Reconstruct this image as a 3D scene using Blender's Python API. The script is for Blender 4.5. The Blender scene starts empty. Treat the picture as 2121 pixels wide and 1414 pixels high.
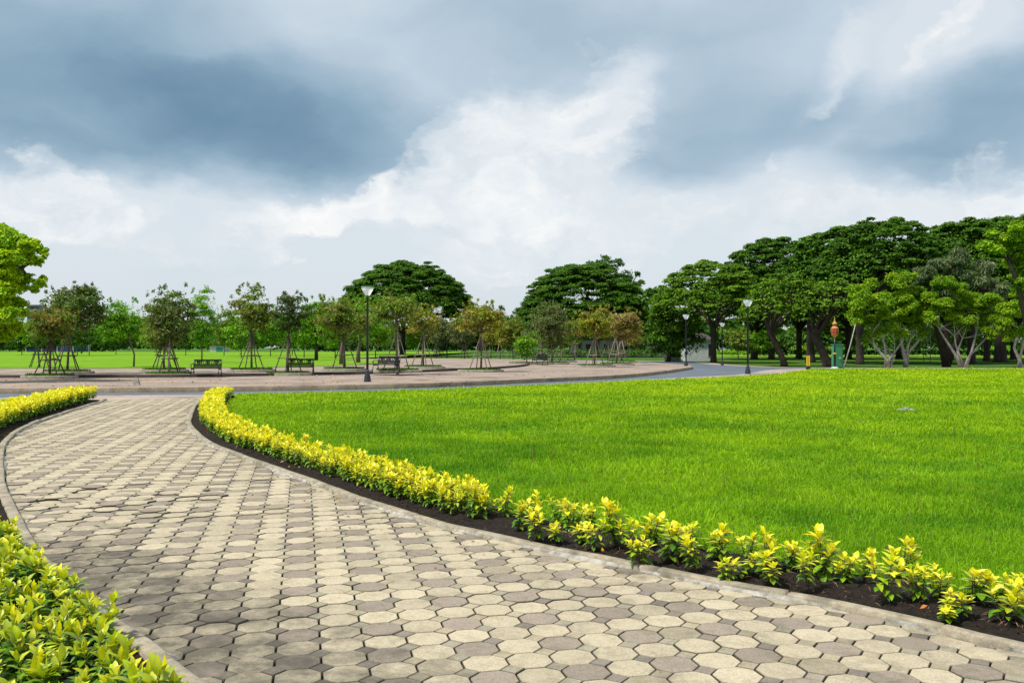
import bpy, math, random
import numpy as np
from mathutils import Vector, noise as mnoise

# ---------------------------------------------------------------- camera model
F, CX, CY, HZ, CH = 1890.0, 1060.5, 707.0, 718.0, 1.6
PITCH = math.atan((HZ - CY) / F)
def G(px, py, z=0.0):
    """ground point (x, y) seen at a photo pixel, on a level surface of height z"""
    dx, dy, dz = (px - CX) / F, 1.0, (CY - py) / F
    y = dy * math.cos(PITCH) - dz * math.sin(PITCH)
    zz = dy * math.sin(PITCH) + dz * math.cos(PITCH)
    t = (z - CH) / zz
    return (t * dx, t * y)
def XA(px, Y): return (px - CX) / F * Y
def ZA(py, Y): return CH + (HZ - py) / F * Y

scene = bpy.context.scene
COL = scene.collection
rng = np.random.default_rng(7)
rnd = random.Random(11)

# ---------------------------------------------------------------- tagging
def tag(o, label=None, cat=None, group=None, kind=None):
    if label: o['label'] = label
    if cat: o['category'] = cat
    if group: o['group'] = group
    if kind: o['kind'] = kind
    return o
def empty(name, loc=(0, 0, 0), rz=0.0, label=None, cat=None, group=None):
    o = bpy.data.objects.new(name, None); COL.objects.link(o)
    o.location = loc; o.rotation_euler = (0, 0, rz); o.empty_display_size = .2
    return tag(o, label, cat, group)
def kids(o): return [c for c in o.children]
def copy_tree(o, parent=None):
    c = o.copy(); COL.objects.link(c)
    if parent is not None: c.parent = parent
    for ch in kids(o): copy_tree(ch, c)
    return c

# ---------------------------------------------------------------- materials
def nt_new(name):
    m = bpy.data.materials.new(name); m.use_nodes = True
    nt = m.node_tree; b = nt.nodes['Principled BSDF']
    return m, nt, b
def N(nt, t, **kw):
    n = nt.nodes.new(t)
    for k, v in kw.items():
        if k in n.inputs.keys() if hasattr(n.inputs, 'keys') else False: n.inputs[k].default_value = v
        else: setattr(n, k, v)
    return n
def ramp(nt, fac, stops, interp='LINEAR'):
    r = nt.nodes.new('ShaderNodeValToRGB'); cr = r.color_ramp; cr.interpolation = interp
    while len(cr.elements) < len(stops): cr.elements.new(.5)
    for e, (p, c) in zip(cr.elements, stops):
        e.position = p; e.color = (*c, 1) if len(c) == 3 else c
    nt.links.new(fac, r.inputs[0]); return r
def mixc(nt, a, b, fac, mode='MIX'):
    m = nt.nodes.new('ShaderNodeMix'); m.data_type = 'RGBA'; m.blend_type = mode
    for i, v in ((0, fac), (6, a), (7, b)):
        if hasattr(v, 'is_linked') or hasattr(v, 'links'): nt.links.new(v, m.inputs[i])
        else: m.inputs[i].default_value = v if i == 0 else (*v, 1)
    return m.outputs[2]
def noise_tex(nt, scale, detail=4, rough=.55, coord='Object', vec=None):
    if vec is None:
        tc = nt.nodes.new('ShaderNodeTexCoord'); vec = tc.outputs[coord]
    n = nt.nodes.new('ShaderNodeTexNoise'); n.inputs['Scale'].default_value = scale
    n.inputs['Detail'].default_value = detail; n.inputs['Roughness'].default_value = rough
    nt.links.new(vec, n.inputs['Vector']); return n.outputs['Fac']
def bump(nt, b, h, strength=.4, dist=.01):
    n = nt.nodes.new('ShaderNodeBump'); n.inputs['Strength'].default_value = strength
    n.inputs['Distance'].default_value = dist
    nt.links.new(h, n.inputs['Height']); nt.links.new(n.outputs[0], b.inputs['Normal'])
def simple(name, c1, c2=None, scale=8, rough=.7, metal=0, bmp=.3, dist=.005, spec=.4):
    m, nt, b = nt_new(name); c2 = c2 or tuple(x * .7 for x in c1)
    f = noise_tex(nt, scale, 6, .65)
    r = ramp(nt, f, [(.32, c2), (.66, c1)])
    nt.links.new(r.outputs[0], b.inputs['Base Color'])
    b.inputs['Roughness'].default_value = rough; b.inputs['Metallic'].default_value = metal
    b.inputs['Specular IOR Level'].default_value = spec
    if bmp: bump(nt, b, noise_tex(nt, scale * 4, 5, .6), bmp, dist)
    return m
def leafmat(name, trans=.35, rough=.55, spec=.3, warm=(1.25, 1.15, .5)):
    m, nt, b = nt_new(name)
    a = nt.nodes.new('ShaderNodeAttribute'); a.attribute_name = 'Col'
    nt.links.new(a.outputs['Color'], b.inputs['Base Color'])
    b.inputs['Roughness'].default_value = rough; b.inputs['Specular IOR Level'].default_value = spec
    t = nt.nodes.new('ShaderNodeBsdfTranslucent')
    c = mixc(nt, a.outputs['Color'], warm, 1.0, 'MULTIPLY'); nt.links.new(c, t.inputs[0])
    mx = nt.nodes.new('ShaderNodeMixShader'); mx.inputs[0].default_value = trans
    nt.links.new(b.outputs[0], mx.inputs[1]); nt.links.new(t.outputs[0], mx.inputs[2])
    nt.links.new(mx.outputs[0], nt.nodes['Material Output'].inputs[0]); return m

M = {}
M['leaf'] = leafmat('leaf', .3, .6, .2)
M['shrub_leaf'] = leafmat('shrub_leaf', .3, .38, .45)
M['grass_blade'] = leafmat('grass_blade', .4, .6, .2)
M['bark_dark'] = simple('bark_dark', (.055, .042, .032), (.02, .015, .012), 3, .9, bmp=.8, dist=.04)
M['bark_brown'] = simple('bark_brown', (.16, .125, .09), (.07, .055, .04), 8, .9, bmp=.8, dist=.02)
M['bark_pale'] = simple('bark_pale', (.42, .40, .35), (.17, .155, .13), 3.5, .85, bmp=.6, dist=.02)
M['stake'] = simple('stake', (.15, .125, .10), (.06, .048, .038), 6, .85)
M['stake_pale'] = simple('stake_pale', (.33, .28, .21), (.17, .14, .10), 6, .8)
M['kerb'] = simple('kerb_concrete', (.42, .38, .31), (.20, .18, .145), 5, .9, bmp=.5, dist=.004)
M['mortar'] = simple('mortar', (.42, .40, .35), (.14, .13, .11), 14, .95, bmp=.8)
M['black_metal'] = simple('black_metal', (.012, .018, .026), (.02, .026, .034), 12, .38, bmp=.05, spec=.5)
M['bench_wood'] = simple('bench_slats', (.016, .019, .022), (.010, .012, .014), 14, .8, spec=.15)
M['lamp_glass'] = simple('lamp_glass', (.88, .89, .87), (.84, .85, .83), 3, .25, bmp=0)
_nt = M['lamp_glass'].node_tree; _t = _nt.nodes.new('ShaderNodeBsdfTranslucent'); _t.inputs[0].default_value = (.95, .95, .93, 1)
_m = _nt.nodes.new('ShaderNodeMixShader'); _m.inputs[0].default_value = .55; _nt.links.new(_nt.nodes['Principled BSDF'].outputs[0], _m.inputs[1]); _nt.links.new(_t.outputs[0], _m.inputs[2]); _nt.links.new(_m.outputs[0], _nt.nodes['Material Output'].inputs[0])
M['lamp_cap'] = simple('lamp_cap', (.22, .30, .36), (.17, .24, .3), 6, .35)
M['white_paint'] = simple('white_paint', (.48, .50, .52), (.36, .38, .40), 3, .8)
M['roof_tile'] = simple('roof_tile', (.07, .06, .055), (.035, .03, .028), 6, .8)
M['dark_glass'] = simple('dark_glass', (.02, .022, .025), (.012, .012, .014), 2, .2)
M['green_metal'] = simple('green_metal', (.05, .25, .11), (.035, .19, .09), 4, .5)
M['gold'] = simple('gold_paint', (.46, .28, .04), (.32, .17, .03), 6, .4)
M['red_glass'] = simple('red_glass', (.42, .035, .05), (.25, .02, .04), 14, .35)
M['yellow'] = simple('yellow_paint', (.85, .50, .01), (.7, .4, .01), 6, .5)
M['blue_wall'] = simple('blue_wall', (.012, .04, .16), (.01, .03, .1), 2, .6)
M['brick_wall'] = simple('brick_wall', (.22, .12, .07), (.12, .07, .05), 2, .9)
M['rock'] = simple('rock', (.42, .41, .38), (.15, .15, .14), 1.6, .9, bmp=.8, dist=.05)
M['steel'] = simple('steel', (.3, .31, .32), (.2, .21, .22), 9, .5, .3)

# ---------------------------------------------------------------- mesh builders
def np_mesh(name, verts, faces, mat, parent=None, cols=None, smooth=False, mats=None, midx=None):
    """verts (N,3); faces: list of (M,k) int arrays; cols (N,3) per vertex"""
    me = bpy.data.meshes.new(name)
    verts = np.asarray(verts, np.float32)
    me.vertices.add(len(verts)); me.vertices.foreach_set('co', verts.ravel())
    loops = np.concatenate([f.ravel() for f in faces]).astype(np.int32)
    tot = np.concatenate([np.full(len(f), f.shape[1], np.int32) for f in faces])
    st = np.concatenate([[0], np.cumsum(tot)[:-1]]).astype(np.int32)
    me.loops.add(len(loops)); me.loops.foreach_set('vertex_index', loops)
    me.polygons.add(len(tot)); me.polygons.foreach_set('loop_start', st); me.polygons.foreach_set('loop_total', tot)
    if smooth: me.polygons.foreach_set('use_smooth', np.ones(len(tot), bool))
    if cols is not None:
        a = me.color_attributes.new('Col', 'FLOAT_COLOR', 'POINT')
        c = np.ones((len(verts), 4), np.float32); c[:, :3] = cols
        a.data.foreach_set('color', c.ravel())
    me.materials.append(mat)
    me.update(calc_edges=True); me.validate()
    o = bpy.data.objects.new(name, me); COL.objects.link(o)
    if parent is not None: o.parent = parent
    return o

class MB:
    def __init__(s): s.v = []; s.f = []; s.sm = []
    def add(s, vs, fs, smooth=False):
        b = len(s.v); s.v += [tuple(v) for v in vs]
        for f in fs: s.f.append([i + b for i in f]); s.sm.append(smooth)
    def box(s, cx, cy, cz, sx, sy, sz, rz=0, bev=0.0):
        hx, hy, hz = sx / 2, sy / 2, sz / 2; c, n = math.cos(rz), math.sin(rz)
        b = min(bev, hx * .9, hy * .9, hz * .9)
        vs = []
        if b <= 0:
            L = [(x, y, z) for z in (-hz, hz) for (x, y) in ((-hx, -hy), (hx, -hy), (hx, hy), (-hx, hy))]
            fs = [(3, 2, 1, 0), (4, 5, 6, 7), (0, 1, 5, 4), (1, 2, 6, 5), (2, 3, 7, 6), (3, 0, 4, 7)]
        else:
            L = []
            def ring(ix, z): return [(-ix[0], -ix[1], z), (ix[0], -ix[1], z), (ix[0], ix[1], z), (-ix[0], ix[1], z)]
            L += ring((hx - b, hy - b), -hz) + ring((hx, hy), -hz + b) + ring((hx, hy), hz - b) + ring((hx - b, hy - b), hz)
            fs = [(3, 2, 1, 0), (12, 13, 14, 15)]
            for k in range(3):
                for i in range(4):
                    j = (i + 1) % 4; fs.append((k * 4 + i, k * 4 + j, k * 4 + 4 + j, k * 4 + 4 + i))
        s.add([(cx + x * c - y * n, cy + x * n + y * c, cz + z) for x, y, z in L], fs)
    def tube(s, pts, rad, n=8, caps=True):
        pts = [Vector(p) for p in pts]
        if not hasattr(rad, '__len__'): rad = [rad] * len(pts)
        vs = []; up = Vector((0, 0, 1)); prev = None
        for i, p in enumerate(pts):
            d = (pts[min(i + 1, len(pts) - 1)] - pts[max(i - 1, 0)])
            if d.length < 1e-7: d = Vector((0, 0, 1))
            d.normalize()
            if prev is None:
                a = d.orthogonal().normalized()
            else:
                a = (prev - d * prev.dot(d))
                a = a.normalized() if a.length > 1e-5 else d.orthogonal().normalized()
            prev = a; b = d.cross(a)
            for k in range(n):
                t = 2 * math.pi * k / n
                vs.append(p + (a * math.cos(t) + b * math.sin(t)) * rad[i])
        fs = []
        for i in range(len(pts) - 1):
            for k in range(n):
                j = (k + 1) % n
                fs.append((i * n + k, i * n + j, (i + 1) * n + j, (i + 1) * n + k))
        if caps:
            fs.append(list(range(n))[::-1]); fs.append([(len(pts) - 1) * n + k for k in range(n)])
        s.add(vs, fs, True)
    def lathe(s, prof, n=16, c=(0, 0, 0), smooth=True, caps=True):
        vs = []; fs = []
        for r, z in prof:
            for k in range(n):
                t = 2 * math.pi * k / n; vs.append((c[0] + r * math.cos(t), c[1] + r * math.sin(t), c[2] + z))
        for i in range(len(prof) - 1):
            for k in range(n):
                j = (k + 1) % n; fs.append((i * n + k, i * n + j, (i + 1) * n + j, (i + 1) * n + k))
        if caps: fs.append(list(range(n))[::-1]); fs.append([(len(prof) - 1) * n + k for k in range(n)])
        s.add(vs, fs, smooth)
    def slab(s, poly, z0, z1):
        n = len(poly); s.add([(x, y, z0) for x, y in poly] + [(x, y, z1) for x, y in poly],
                             [list(range(n))[::-1], list(range(n, 2 * n))] + [(i, (i + 1) % n, n + (i + 1) % n, n + i) for i in range(n)])
    def build(s, name, mat, parent=None):
        me = bpy.data.meshes.new(name); me.from_pydata(s.v, [], s.f); me.materials.append(mat)
        me.polygons.foreach_set('use_smooth', np.array(s.sm, bool)); me.update()
        o = bpy.data.objects.new(name, me); COL.objects.link(o)
        if parent is not None: o.parent = parent
        return o

def catmull(pts, step=.2):
    P = [Vector((p[0], p[1], 0)) for p in pts]; P = [P[0] * 2 - P[1]] + P + [P[-1] * 2 - P[-2]]
    out = []
    for i in range(1, len(P) - 2):
        n = max(2, int((P[i + 1] - P[i]).length / step))
        for k in range(n):
            t = k / n; a, b, c, d = P[i - 1], P[i], P[i + 1], P[i + 2]
            q = .5 * ((2 * b) + (c - a) * t + (2 * a - 5 * b + 4 * c - d) * t * t + (3 * b - a - 3 * c + d) * t ** 3)
            out.append((q.x, q.y))
    out.append((P[-2].x, P[-2].y)); return np.array(out)
def offset(c, d):
    """offset to the right-hand side of travel by d"""
    t = np.gradient(c, axis=0)
    for _ in range(4): t[1:-1] = (t[:-2] + 2 * t[1:-1] + t[2:]) / 4
    t /= np.linalg.norm(t, axis=1, keepdims=True) + 1e-9
    return c + np.c_[t[:, 1], -t[:, 0]] * (d[:, None] if hasattr(d, '__len__') else d)
def inside(poly, pts):
    x, y = pts[:, 0], pts[:, 1]; r = np.zeros(len(pts), bool); n = len(poly)
    for i in range(n):
        x1, y1 = poly[i]; x2, y2 = poly[(i + 1) % n]
        if y1 == y2: continue
        c = ((y1 > y) != (y2 > y)) & (x < (x2 - x1) * (y - y1) / (y2 - y1) + x1); r ^= c
    return r
def dist_curve(c, pts):
    out = np.empty(len(pts))
    for i in range(0, len(pts), 4000):
        q = pts[i:i + 4000]; out[i:i + 4000] = np.sqrt(((q[:, None, :] - c[None]) ** 2).sum(2)).min(1)
    return out
def tri_fill(name, poly, z, mat, kind='structure'):
    from mathutils.geometry import tessellate_polygon
    pl = [Vector((x, y, z)) for x, y in poly]
    t = tessellate_polygon([pl]); me = bpy.data.meshes.new(name)
    fs = []
    for a, b, c in t:
        nz = (pl[b] - pl[a]).cross(pl[c] - pl[a]).z
        fs.append((a, b, c) if nz > 0 else (a, c, b))
    me.from_pydata([tuple(p) for p in pl], [], fs); me.materials.append(mat); me.update()
    o = bpy.data.objects.new(name, me); COL.objects.link(o)
    if kind: o['kind'] = kind
    return o
def strip_sweep(c, prof, closed=False):
    """sweep profile (offset, z) along 2D curve c -> verts, faces"""
    rows = [offset(c, np.full(len(c), float(o))) for o, _ in prof]
    n, k = len(c), len(prof); v = np.zeros((n, k, 3))
    for j, (r, (_, z)) in enumerate(zip(rows, prof)): v[:, j, :2] = r; v[:, j, 2] = z
    idx = np.arange(n * k).reshape(n, k)
    f = np.stack([idx[:-1, :-1], idx[:-1, 1:], idx[1:, 1:], idx[1:, :-1]], -1).reshape(-1, 4)
    return v.reshape(-1, 3), f
def fbm(x, y, s, seed=0, oct=3):
    return np.array([mnoise.fractal(Vector((a * s + seed * 7.3, b * s - seed * 3.1, seed * 1.7)), 1.0, 2.0, oct) for a, b in zip(x, y)])
def vnoise(x, y, s, seed=0):
    """fast smooth value noise in about -1..1"""
    u = x * s + seed * 17.3; w = y * s + seed * 9.1
    iu = np.floor(u).astype(np.int64); iw = np.floor(w).astype(np.int64); fu = u - iu; fw = w - iw
    fu = fu * fu * (3 - 2 * fu); fw = fw * fw * (3 - 2 * fw)
    def h(a, b):
        q = (a * 374761393 + b * 668265263 + seed * 1442695) & 0x7fffffff
        q = ((q ^ (q >> 13)) * 1274126177) & 0x7fffffff
        return ((q ^ (q >> 16)) & 0xffff) / 32767.5 - 1
    return (h(iu, iw) * (1 - fu) + h(iu + 1, iw) * fu) * (1 - fw) + (h(iu, iw + 1) * (1 - fu) + h(iu + 1, iw + 1) * fu) * fw
def unit(a): return a / (np.linalg.norm(a, axis=1, keepdims=True) + 1e-9)

# ================================================================ LAYOUT CURVES
KR_px = [(432, 824.5), (415, 829), (402, 839), (394, 852), (389, 866), (388, 882), (422, 916), (493, 947), (578, 978), (634.6, 998), (719, 1032),
         (804, 1060), (910, 1092), (1027, 1118.6), (1117, 1140.5), (1219.6, 1161), (1380.7, 1196), (1497.8, 1219.6), (1600, 1237),
         (1726, 1260.6), (1872, 1293), (2018.8, 1331), (2121, 1354)]
KL_px = [(222, 829), (212, 833), (132, 858), (59, 886), (21, 914), (10, 945), (11, 980), (17, 1016), (35, 1053), (73, 1123), (117, 1181.6), (164, 1231),
         (205, 1263.5), (310, 1331), (351, 1363), (416, 1414)]
KR = catmull([G(*p) for p in KR_px] + [(3.05, 4.2), (3.8, 3.2), (4.9, 1.6), (6.2, -.5)], .12)
KL = catmull([G(*p) for p in KL_px] + [(-1.05, 3.85), (-.4, 2.9), (.5, 1.3), (1.4, -.5)], .12)

# ground
def grass_ground(name, a, b, c, s1=.35, s2=6):
    m, nt, bs = nt_new(name)
    f1 = noise_tex(nt, s1, 5, .6); f2 = noise_tex(nt, s2, 6, .7)
    col = mixc(nt, ramp(nt, f1, [(.35, a), (.65, b)]).outputs[0], c, ramp(nt, f2, [(.4, (0, 0, 0)), (.7, (.8, .8, .8))]).outputs[0])
    nt.links.new(col, bs.inputs['Base Color']); bs.inputs['Roughness'].default_value = .95
    bs.inputs['Specular IOR Level'].default_value = .1
    bump(nt, bs, noise_tex(nt, 30, 5, .7), .8, .04); return m
M['ground'] = grass_ground('ground_grass', (.045, .12, .01), (.07, .16, .012), (.035, .085, .01))
M['lawn'] = grass_ground('lawn_grass', (.11, .26, .006), (.16, .34, .006), (.07, .19, .006))
M['far_lawn'] = grass_ground('far_lawn_grass', (.14, .29, .008), (.19, .35, .01), (.08, .19, .008), .12, 1.2)
g = MB(); g.add([(-900, -60, -.08), (900, -60, -.08), (900, 1500, -.08), (-900, 1500, -.08)], [(0, 1, 2, 3)])
go = g.build('ground', M['ground']); go['kind'] = 'structure'

# ---- paver path
def pmat():
    m, nt, b = nt_new('paver')
    a = nt.nodes.new('ShaderNodeAttribute'); a.attribute_name = 'Col'
    d = nt.nodes.new('ShaderNodeAttribute'); d.attribute_name = 'dirt'
    grain = noise_tex(nt, 130, 4, .85); blot = noise_tex(nt, 7, 6, .7); fine = noise_tex(nt, 40, 5, .7)
    c = mixc(nt, a.outputs['Color'], ramp(nt, grain, [(.3, (.55, .55, .53)), (.5, (1, 1, 1)), (.7, (1.4, 1.4, 1.36))]).outputs[0], 1.0, 'MULTIPLY')
    c = mixc(nt, c, ramp(nt, fine, [(.35, (.86, .86, .84)), (.6, (1.04, 1.04, 1.04))]).outputs[0], .8, 'MULTIPLY')
    c = mixc(nt, c, ramp(nt, blot, [(.3, (.68, .67, .63)), (.52, (1.04, 1.04, 1.04))]).outputs[0], .75, 'MULTIPLY')
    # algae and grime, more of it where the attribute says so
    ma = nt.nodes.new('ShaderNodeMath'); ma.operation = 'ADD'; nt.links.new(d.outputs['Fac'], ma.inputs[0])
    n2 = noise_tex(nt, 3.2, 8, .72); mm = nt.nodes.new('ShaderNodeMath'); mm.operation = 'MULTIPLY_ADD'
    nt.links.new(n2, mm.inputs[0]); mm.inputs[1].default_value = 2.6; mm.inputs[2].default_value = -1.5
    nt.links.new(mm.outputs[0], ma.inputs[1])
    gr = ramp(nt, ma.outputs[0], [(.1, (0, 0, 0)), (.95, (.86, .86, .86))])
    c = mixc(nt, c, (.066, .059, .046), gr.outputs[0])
    nt.links.new(c, b.inputs['Base Color']); b.inputs['Roughness'].default_value = .88
    b.inputs['Specular IOR Level'].default_value = .25
    bump(nt, b, grain, .35, .003); return m
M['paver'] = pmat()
M['joint'] = simple('joint_sand', (.03, .027, .02), (.01, .009, .007), 20, 1)
path_poly = [tuple(p) for p in offset(KL, -.0)] + [tuple(p) for p in KR[::-1]]
path_arr = np.array(path_poly)
def rolls(x, y):
    z = .012 * vnoise(x, y, .7, 3) + .006 * vnoise(x, y, 1.9, 4)
    hump = np.exp(-(((x + 4.3) / 1.6) ** 2 + ((y - 9.6) / 1.6) ** 2)) * .02 * vnoise(x, y, 3.1, 6)
    return z + hump * 1.6
gx = (path_arr[:, 0].min(), path_arr[:, 0].max()); gy = (path_arr[:, 1].min(), path_arr[:, 1].max())
o = tri_fill('path_bed', path_poly, -.045, M['joint'])
def clip(subject, clipper):
    out = subject
    for i in range(len(clipper)):
        a = clipper[i]; b = clipper[(i + 1) % len(clipper)]
        if not out: return []
        res = []; ex, ey = b[0] - a[0], b[1] - a[1]
        side = lambda p: ex * (p[1] - a[1]) - ey * (p[0] - a[0])
        for k in range(len(out)):
            p, q = out[k], out[(k + 1) % len(out)]; sp, sq = side(p), side(q)
            if sp >= 0: res.append(p)
            if (sp >= 0) != (sq >= 0):
                t = sp / (sp - sq); res.append((p[0] + (q[0] - p[0]) * t, p[1] + (q[1] - p[1]) * t))
        out = res
    return out
PP = .14485 * CH; TH = .2258; OX, OY = -.399 * CH, 2.978 * CH
ct, st_ = math.cos(TH), math.sin(TH)
ca = PP * .292    # corner cut of the octagon
def lattice():
    V = []; Fc = []; C = []; D = []
    R = rnd
    i0, i1, j0, j1 = -60, 60, -40, 130
    ii, jj = np.meshgrid(np.arange(i0, i1), np.arange(j0, j1), indexing='ij'); ii = ii.ravel(); jj = jj.ravel()
    dKL = None
    for kind in (0, 1):
        oi, oj = (ii + .5 * kind), (jj + .5 * kind)
        cx = OX + PP * (oi * ct - oj * st_); cy = OY + PP * (oi * st_ + oj * ct)
        pts = np.c_[cx, cy]
        m = (cx > gx[0] - .3) & (cx < gx[1] + .3) & (cy > gy[0] - .3) & (cy < gy[1] + .3)
        ids = np.where(m)[0]; pts = pts[ids]
        dl = dist_curve(KL, pts); dr = dist_curve(KR, pts); ins = inside(path_arr, pts)
        z0 = rolls(pts[:, 0], pts[:, 1])
        for q, k in enumerate(ids):
            near = min(dl[q], dr[q])
            topgap = pts[q, 1] > 24
            if not ins[q] and near > .2 and not topgap: continue
            h = PP / 2; g2 = .0044
            if kind == 0:
                a = h - g2; c = ca - g2 * .4
                sh = [(a, -(h - c)), (a, h - c), (h - c, a), (-(h - c), a), (-a, h - c), (-a, -(h - c)), (-(h - c), -a), (h - c, -a)]
            else:
                a = ca - g2 * 1.5; sh = [(0, -a), (a, 0), (0, a), (-a, 0)]
            x0, y0 = pts[q]
            tilt_r = R.uniform(-.02, .02)
            ct2, st2 = math.cos(TH + tilt_r), math.sin(TH + tilt_r)
            poly = [(x0 + u * ct2 - v * st2, y0 + u * st2 + v * ct2) for u, v in sh]
            edge = near < .2 or topgap
            if edge:
                if dl[q] < .25 or dr[q] < .25 or topgap:
                    # local piece of the path outline
                    sub = clip(path_poly, poly)
                    if len(sub) < 3: continue
                    ar = abs(sum(sub[a_][0] * sub[(a_ + 1) % len(sub)][1] - sub[(a_ + 1) % len(sub)][0] * sub[a_][1] for a_ in range(len(sub)))) / 2
                    if ar < .0006: continue
                    # remove near-duplicate points
                    cl = []
                    for p in sub:
                        if not cl or (abs(p[0] - cl[-1][0]) + abs(p[1] - cl[-1][1])) > .004: cl.append(p)
                    if len(cl) > 2 and abs(cl[0][0] - cl[-1][0]) + abs(cl[0][1] - cl[-1][1]) < .004: cl.pop()
                    if len(cl) < 3: continue
                    poly = cl
            n = len(poly)
            mx = sum(p[0] for p in poly) / n; my = sum(p[1] for p in poly) / n
            wob = 1 + 1.5 * math.exp(-((mx + 4.6) ** 2 + (my - 9.5) ** 2) / 4)
            tx, ty = R.gauss(0, .006) * wob, R.gauss(0, .006) * wob
            zc = z0[q] + R.gauss(0, .0012)
            bi = .0045
            b0 = len(V)
            for lay in (0, 1, 2):
                for (x, y) in poly:
                    dxx, dyy = x - mx, y - my; L = math.hypot(dxx, dyy) + 1e-6
                    s = (1 - bi / L) if lay == 0 else 1.0
                    X, Y = mx + dxx * s, my + dyy * s
                    zz = zc + tx * dxx + ty * dyy
                    V.append((X, Y, zz if lay == 0 else (zz - .006 if lay == 1 else -.044)))
            Fc.append([b0 + a_ for a_ in range(n)])
            for lay in (0, 1):
                for a_ in range(n):
                    j = (a_ + 1) % n
                    Fc.append([b0 + lay * n + j, b0 + lay * n + a_, b0 + (lay + 1) * n + a_, b0 + (lay + 1) * n + j])
            i_, j_ = int(ii[k]), int(jj[k])
            v = R.uniform(.86, 1.08)
            if kind == 0:
                if i_ % 2 == 0 and j_ % 2 == 0: c = (.265 * v, .22 * v, .175 * v)
                else:
                    c = (.435 * v, .375 * v, .268 * v)
                    if R.random() < .08: c = tuple(t * .72 for t in c)
            else:
                t = R.random()
                c = (.21 * v, .18 * v, .15 * v) if (t < .28) else ((.30 * v, .27 * v, .20 * v) if t < .62 else (.36 * v, .31 * v, .215 * v))
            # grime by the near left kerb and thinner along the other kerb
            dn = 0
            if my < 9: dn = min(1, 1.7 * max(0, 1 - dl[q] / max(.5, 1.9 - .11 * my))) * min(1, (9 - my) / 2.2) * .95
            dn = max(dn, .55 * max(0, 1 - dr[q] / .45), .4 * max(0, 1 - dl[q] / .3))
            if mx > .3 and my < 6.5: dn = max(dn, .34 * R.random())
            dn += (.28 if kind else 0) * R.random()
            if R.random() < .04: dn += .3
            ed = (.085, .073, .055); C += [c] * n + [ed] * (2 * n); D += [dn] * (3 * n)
    me = bpy.data.meshes.new('paved_path'); me.from_pydata(V, [], Fc); me.materials.append(M['paver'])
    a = me.color_attributes.new('Col', 'FLOAT_COLOR', 'POINT'); cc = np.ones((len(V), 4), np.float32); cc[:, :3] = C
    a.data.foreach_set('color', cc.ravel())
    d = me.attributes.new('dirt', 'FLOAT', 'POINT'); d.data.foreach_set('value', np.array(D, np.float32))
    me.update(); o = bpy.data.objects.new('paved_path', me); COL.objects.link(o); o['kind'] = 'structure'
lattice()

# ---- path kerbs
def kerb_mesh(name, c, w, ztop, side, mat, zbot=-.06, joint=0.0, jit=.004):
    pr = [(0, zbot), (0, ztop - .012), (side * .008, ztop - .003), (side * .02, ztop), (side * (w - .02), ztop), (side * (w - .008), ztop - .003), (side * w, ztop - .012), (side * w, zbot)]
    jm = None
    if joint:
        Lc = np.r_[0, np.cumsum(np.hypot(*np.diff(c, axis=0).T))]; tot = Lc[-1]
        js = np.arange(joint, tot - .2, joint); ss = np.unique(np.round(np.concatenate([np.arange(0, tot, .1), js - .011, js - .006, js + .006, js + .011]), 4))
        jm = np.min(np.abs(ss[:, None] - js[None]), 1) < .0065; c = np.c_[np.interp(ss, Lc, c[:, 0]), np.interp(ss, Lc, c[:, 1])]
        seg = np.searchsorted(js, ss); sh = np.random.default_rng(3).normal(0, .0035, len(js) + 2)[seg]
    v, f = strip_sweep(c, pr)
    k = len(pr); n = len(c)
    if jm is not None: v.reshape(n, k, 3)[:, 1:7, 2] += (sh - .02 * jm)[:, None]
    z = v[:, 2].reshape(n, k); nz = jit * vnoise(c[:, 0], c[:, 1], 2.3, 5)[:, None]; z[:, 1:7] += nz
    xy = v[:, :2].reshape(n, k, 2); xy[:, 1:7] += (jit * np.stack([vnoise(c[:, 0], c[:, 1], 3.5, 8), vnoise(c[:, 0], c[:, 1], 3.5, 9)], -1))[:, None, :]
    v[:, 2] = z.ravel(); v[:, :2] = xy.reshape(-1, 2)
    if side < 0: f = f[:, ::-1]
    o = np_mesh(name, v, [f], mat); o['kind'] = 'structure'; return o
m, nt, b = nt_new('path_kerb')
f1 = noise_tex(nt, 9, 7, .7); f2 = noise_tex(nt, 2.2, 6, .7); f3 = noise_tex(nt, 150, 3, .7)
c = ramp(nt, f1, [(.3, (.16, .135, .095)), (.55, (.33, .285, .205)), (.72, (.42, .38, .30))]).outputs[0]
c = mixc(nt, c, (.12, .11, .085), ramp(nt, f2, [(.5, (0, 0, 0)), (.66, (.8, .8, .8))]).outputs[0])
c = mixc(nt, c, ramp(nt, f3, [(.3, (.75, .75, .75)), (.7, (1.2, 1.2, 1.2))]).outputs[0], 1.0, 'MULTIPLY')
nt.links.new(c, b.inputs['Base Color']); b.inputs['Roughness'].default_value = .95; bump(nt, b, f3, .5, .004)
M['path_kerb'] = m
# travel of both curves is towards the camera: right-hand side (x smaller... see offset) 
def side_of(c, ref):
    """+1 when the right-hand offset moves towards ref"""
    a = offset(c, .3); k = len(c) // 2
    return 1 if np.hypot(*(a[k] - ref)) < np.hypot(*(c[k] - ref)) else -1
SR = side_of(KR, np.array((8., 14.))); SL = side_of(KL, np.array((-16., 8.)))
KRo = kerb_mesh('path_kerb', offset(KR, SR * .012), .085, .04, SR, M['path_kerb'], joint=.95)
KLo = kerb_mesh('path_kerb', offset(KL, SL * .012), .1, .045, SL, M['path_kerb'], joint=.9)
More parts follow.
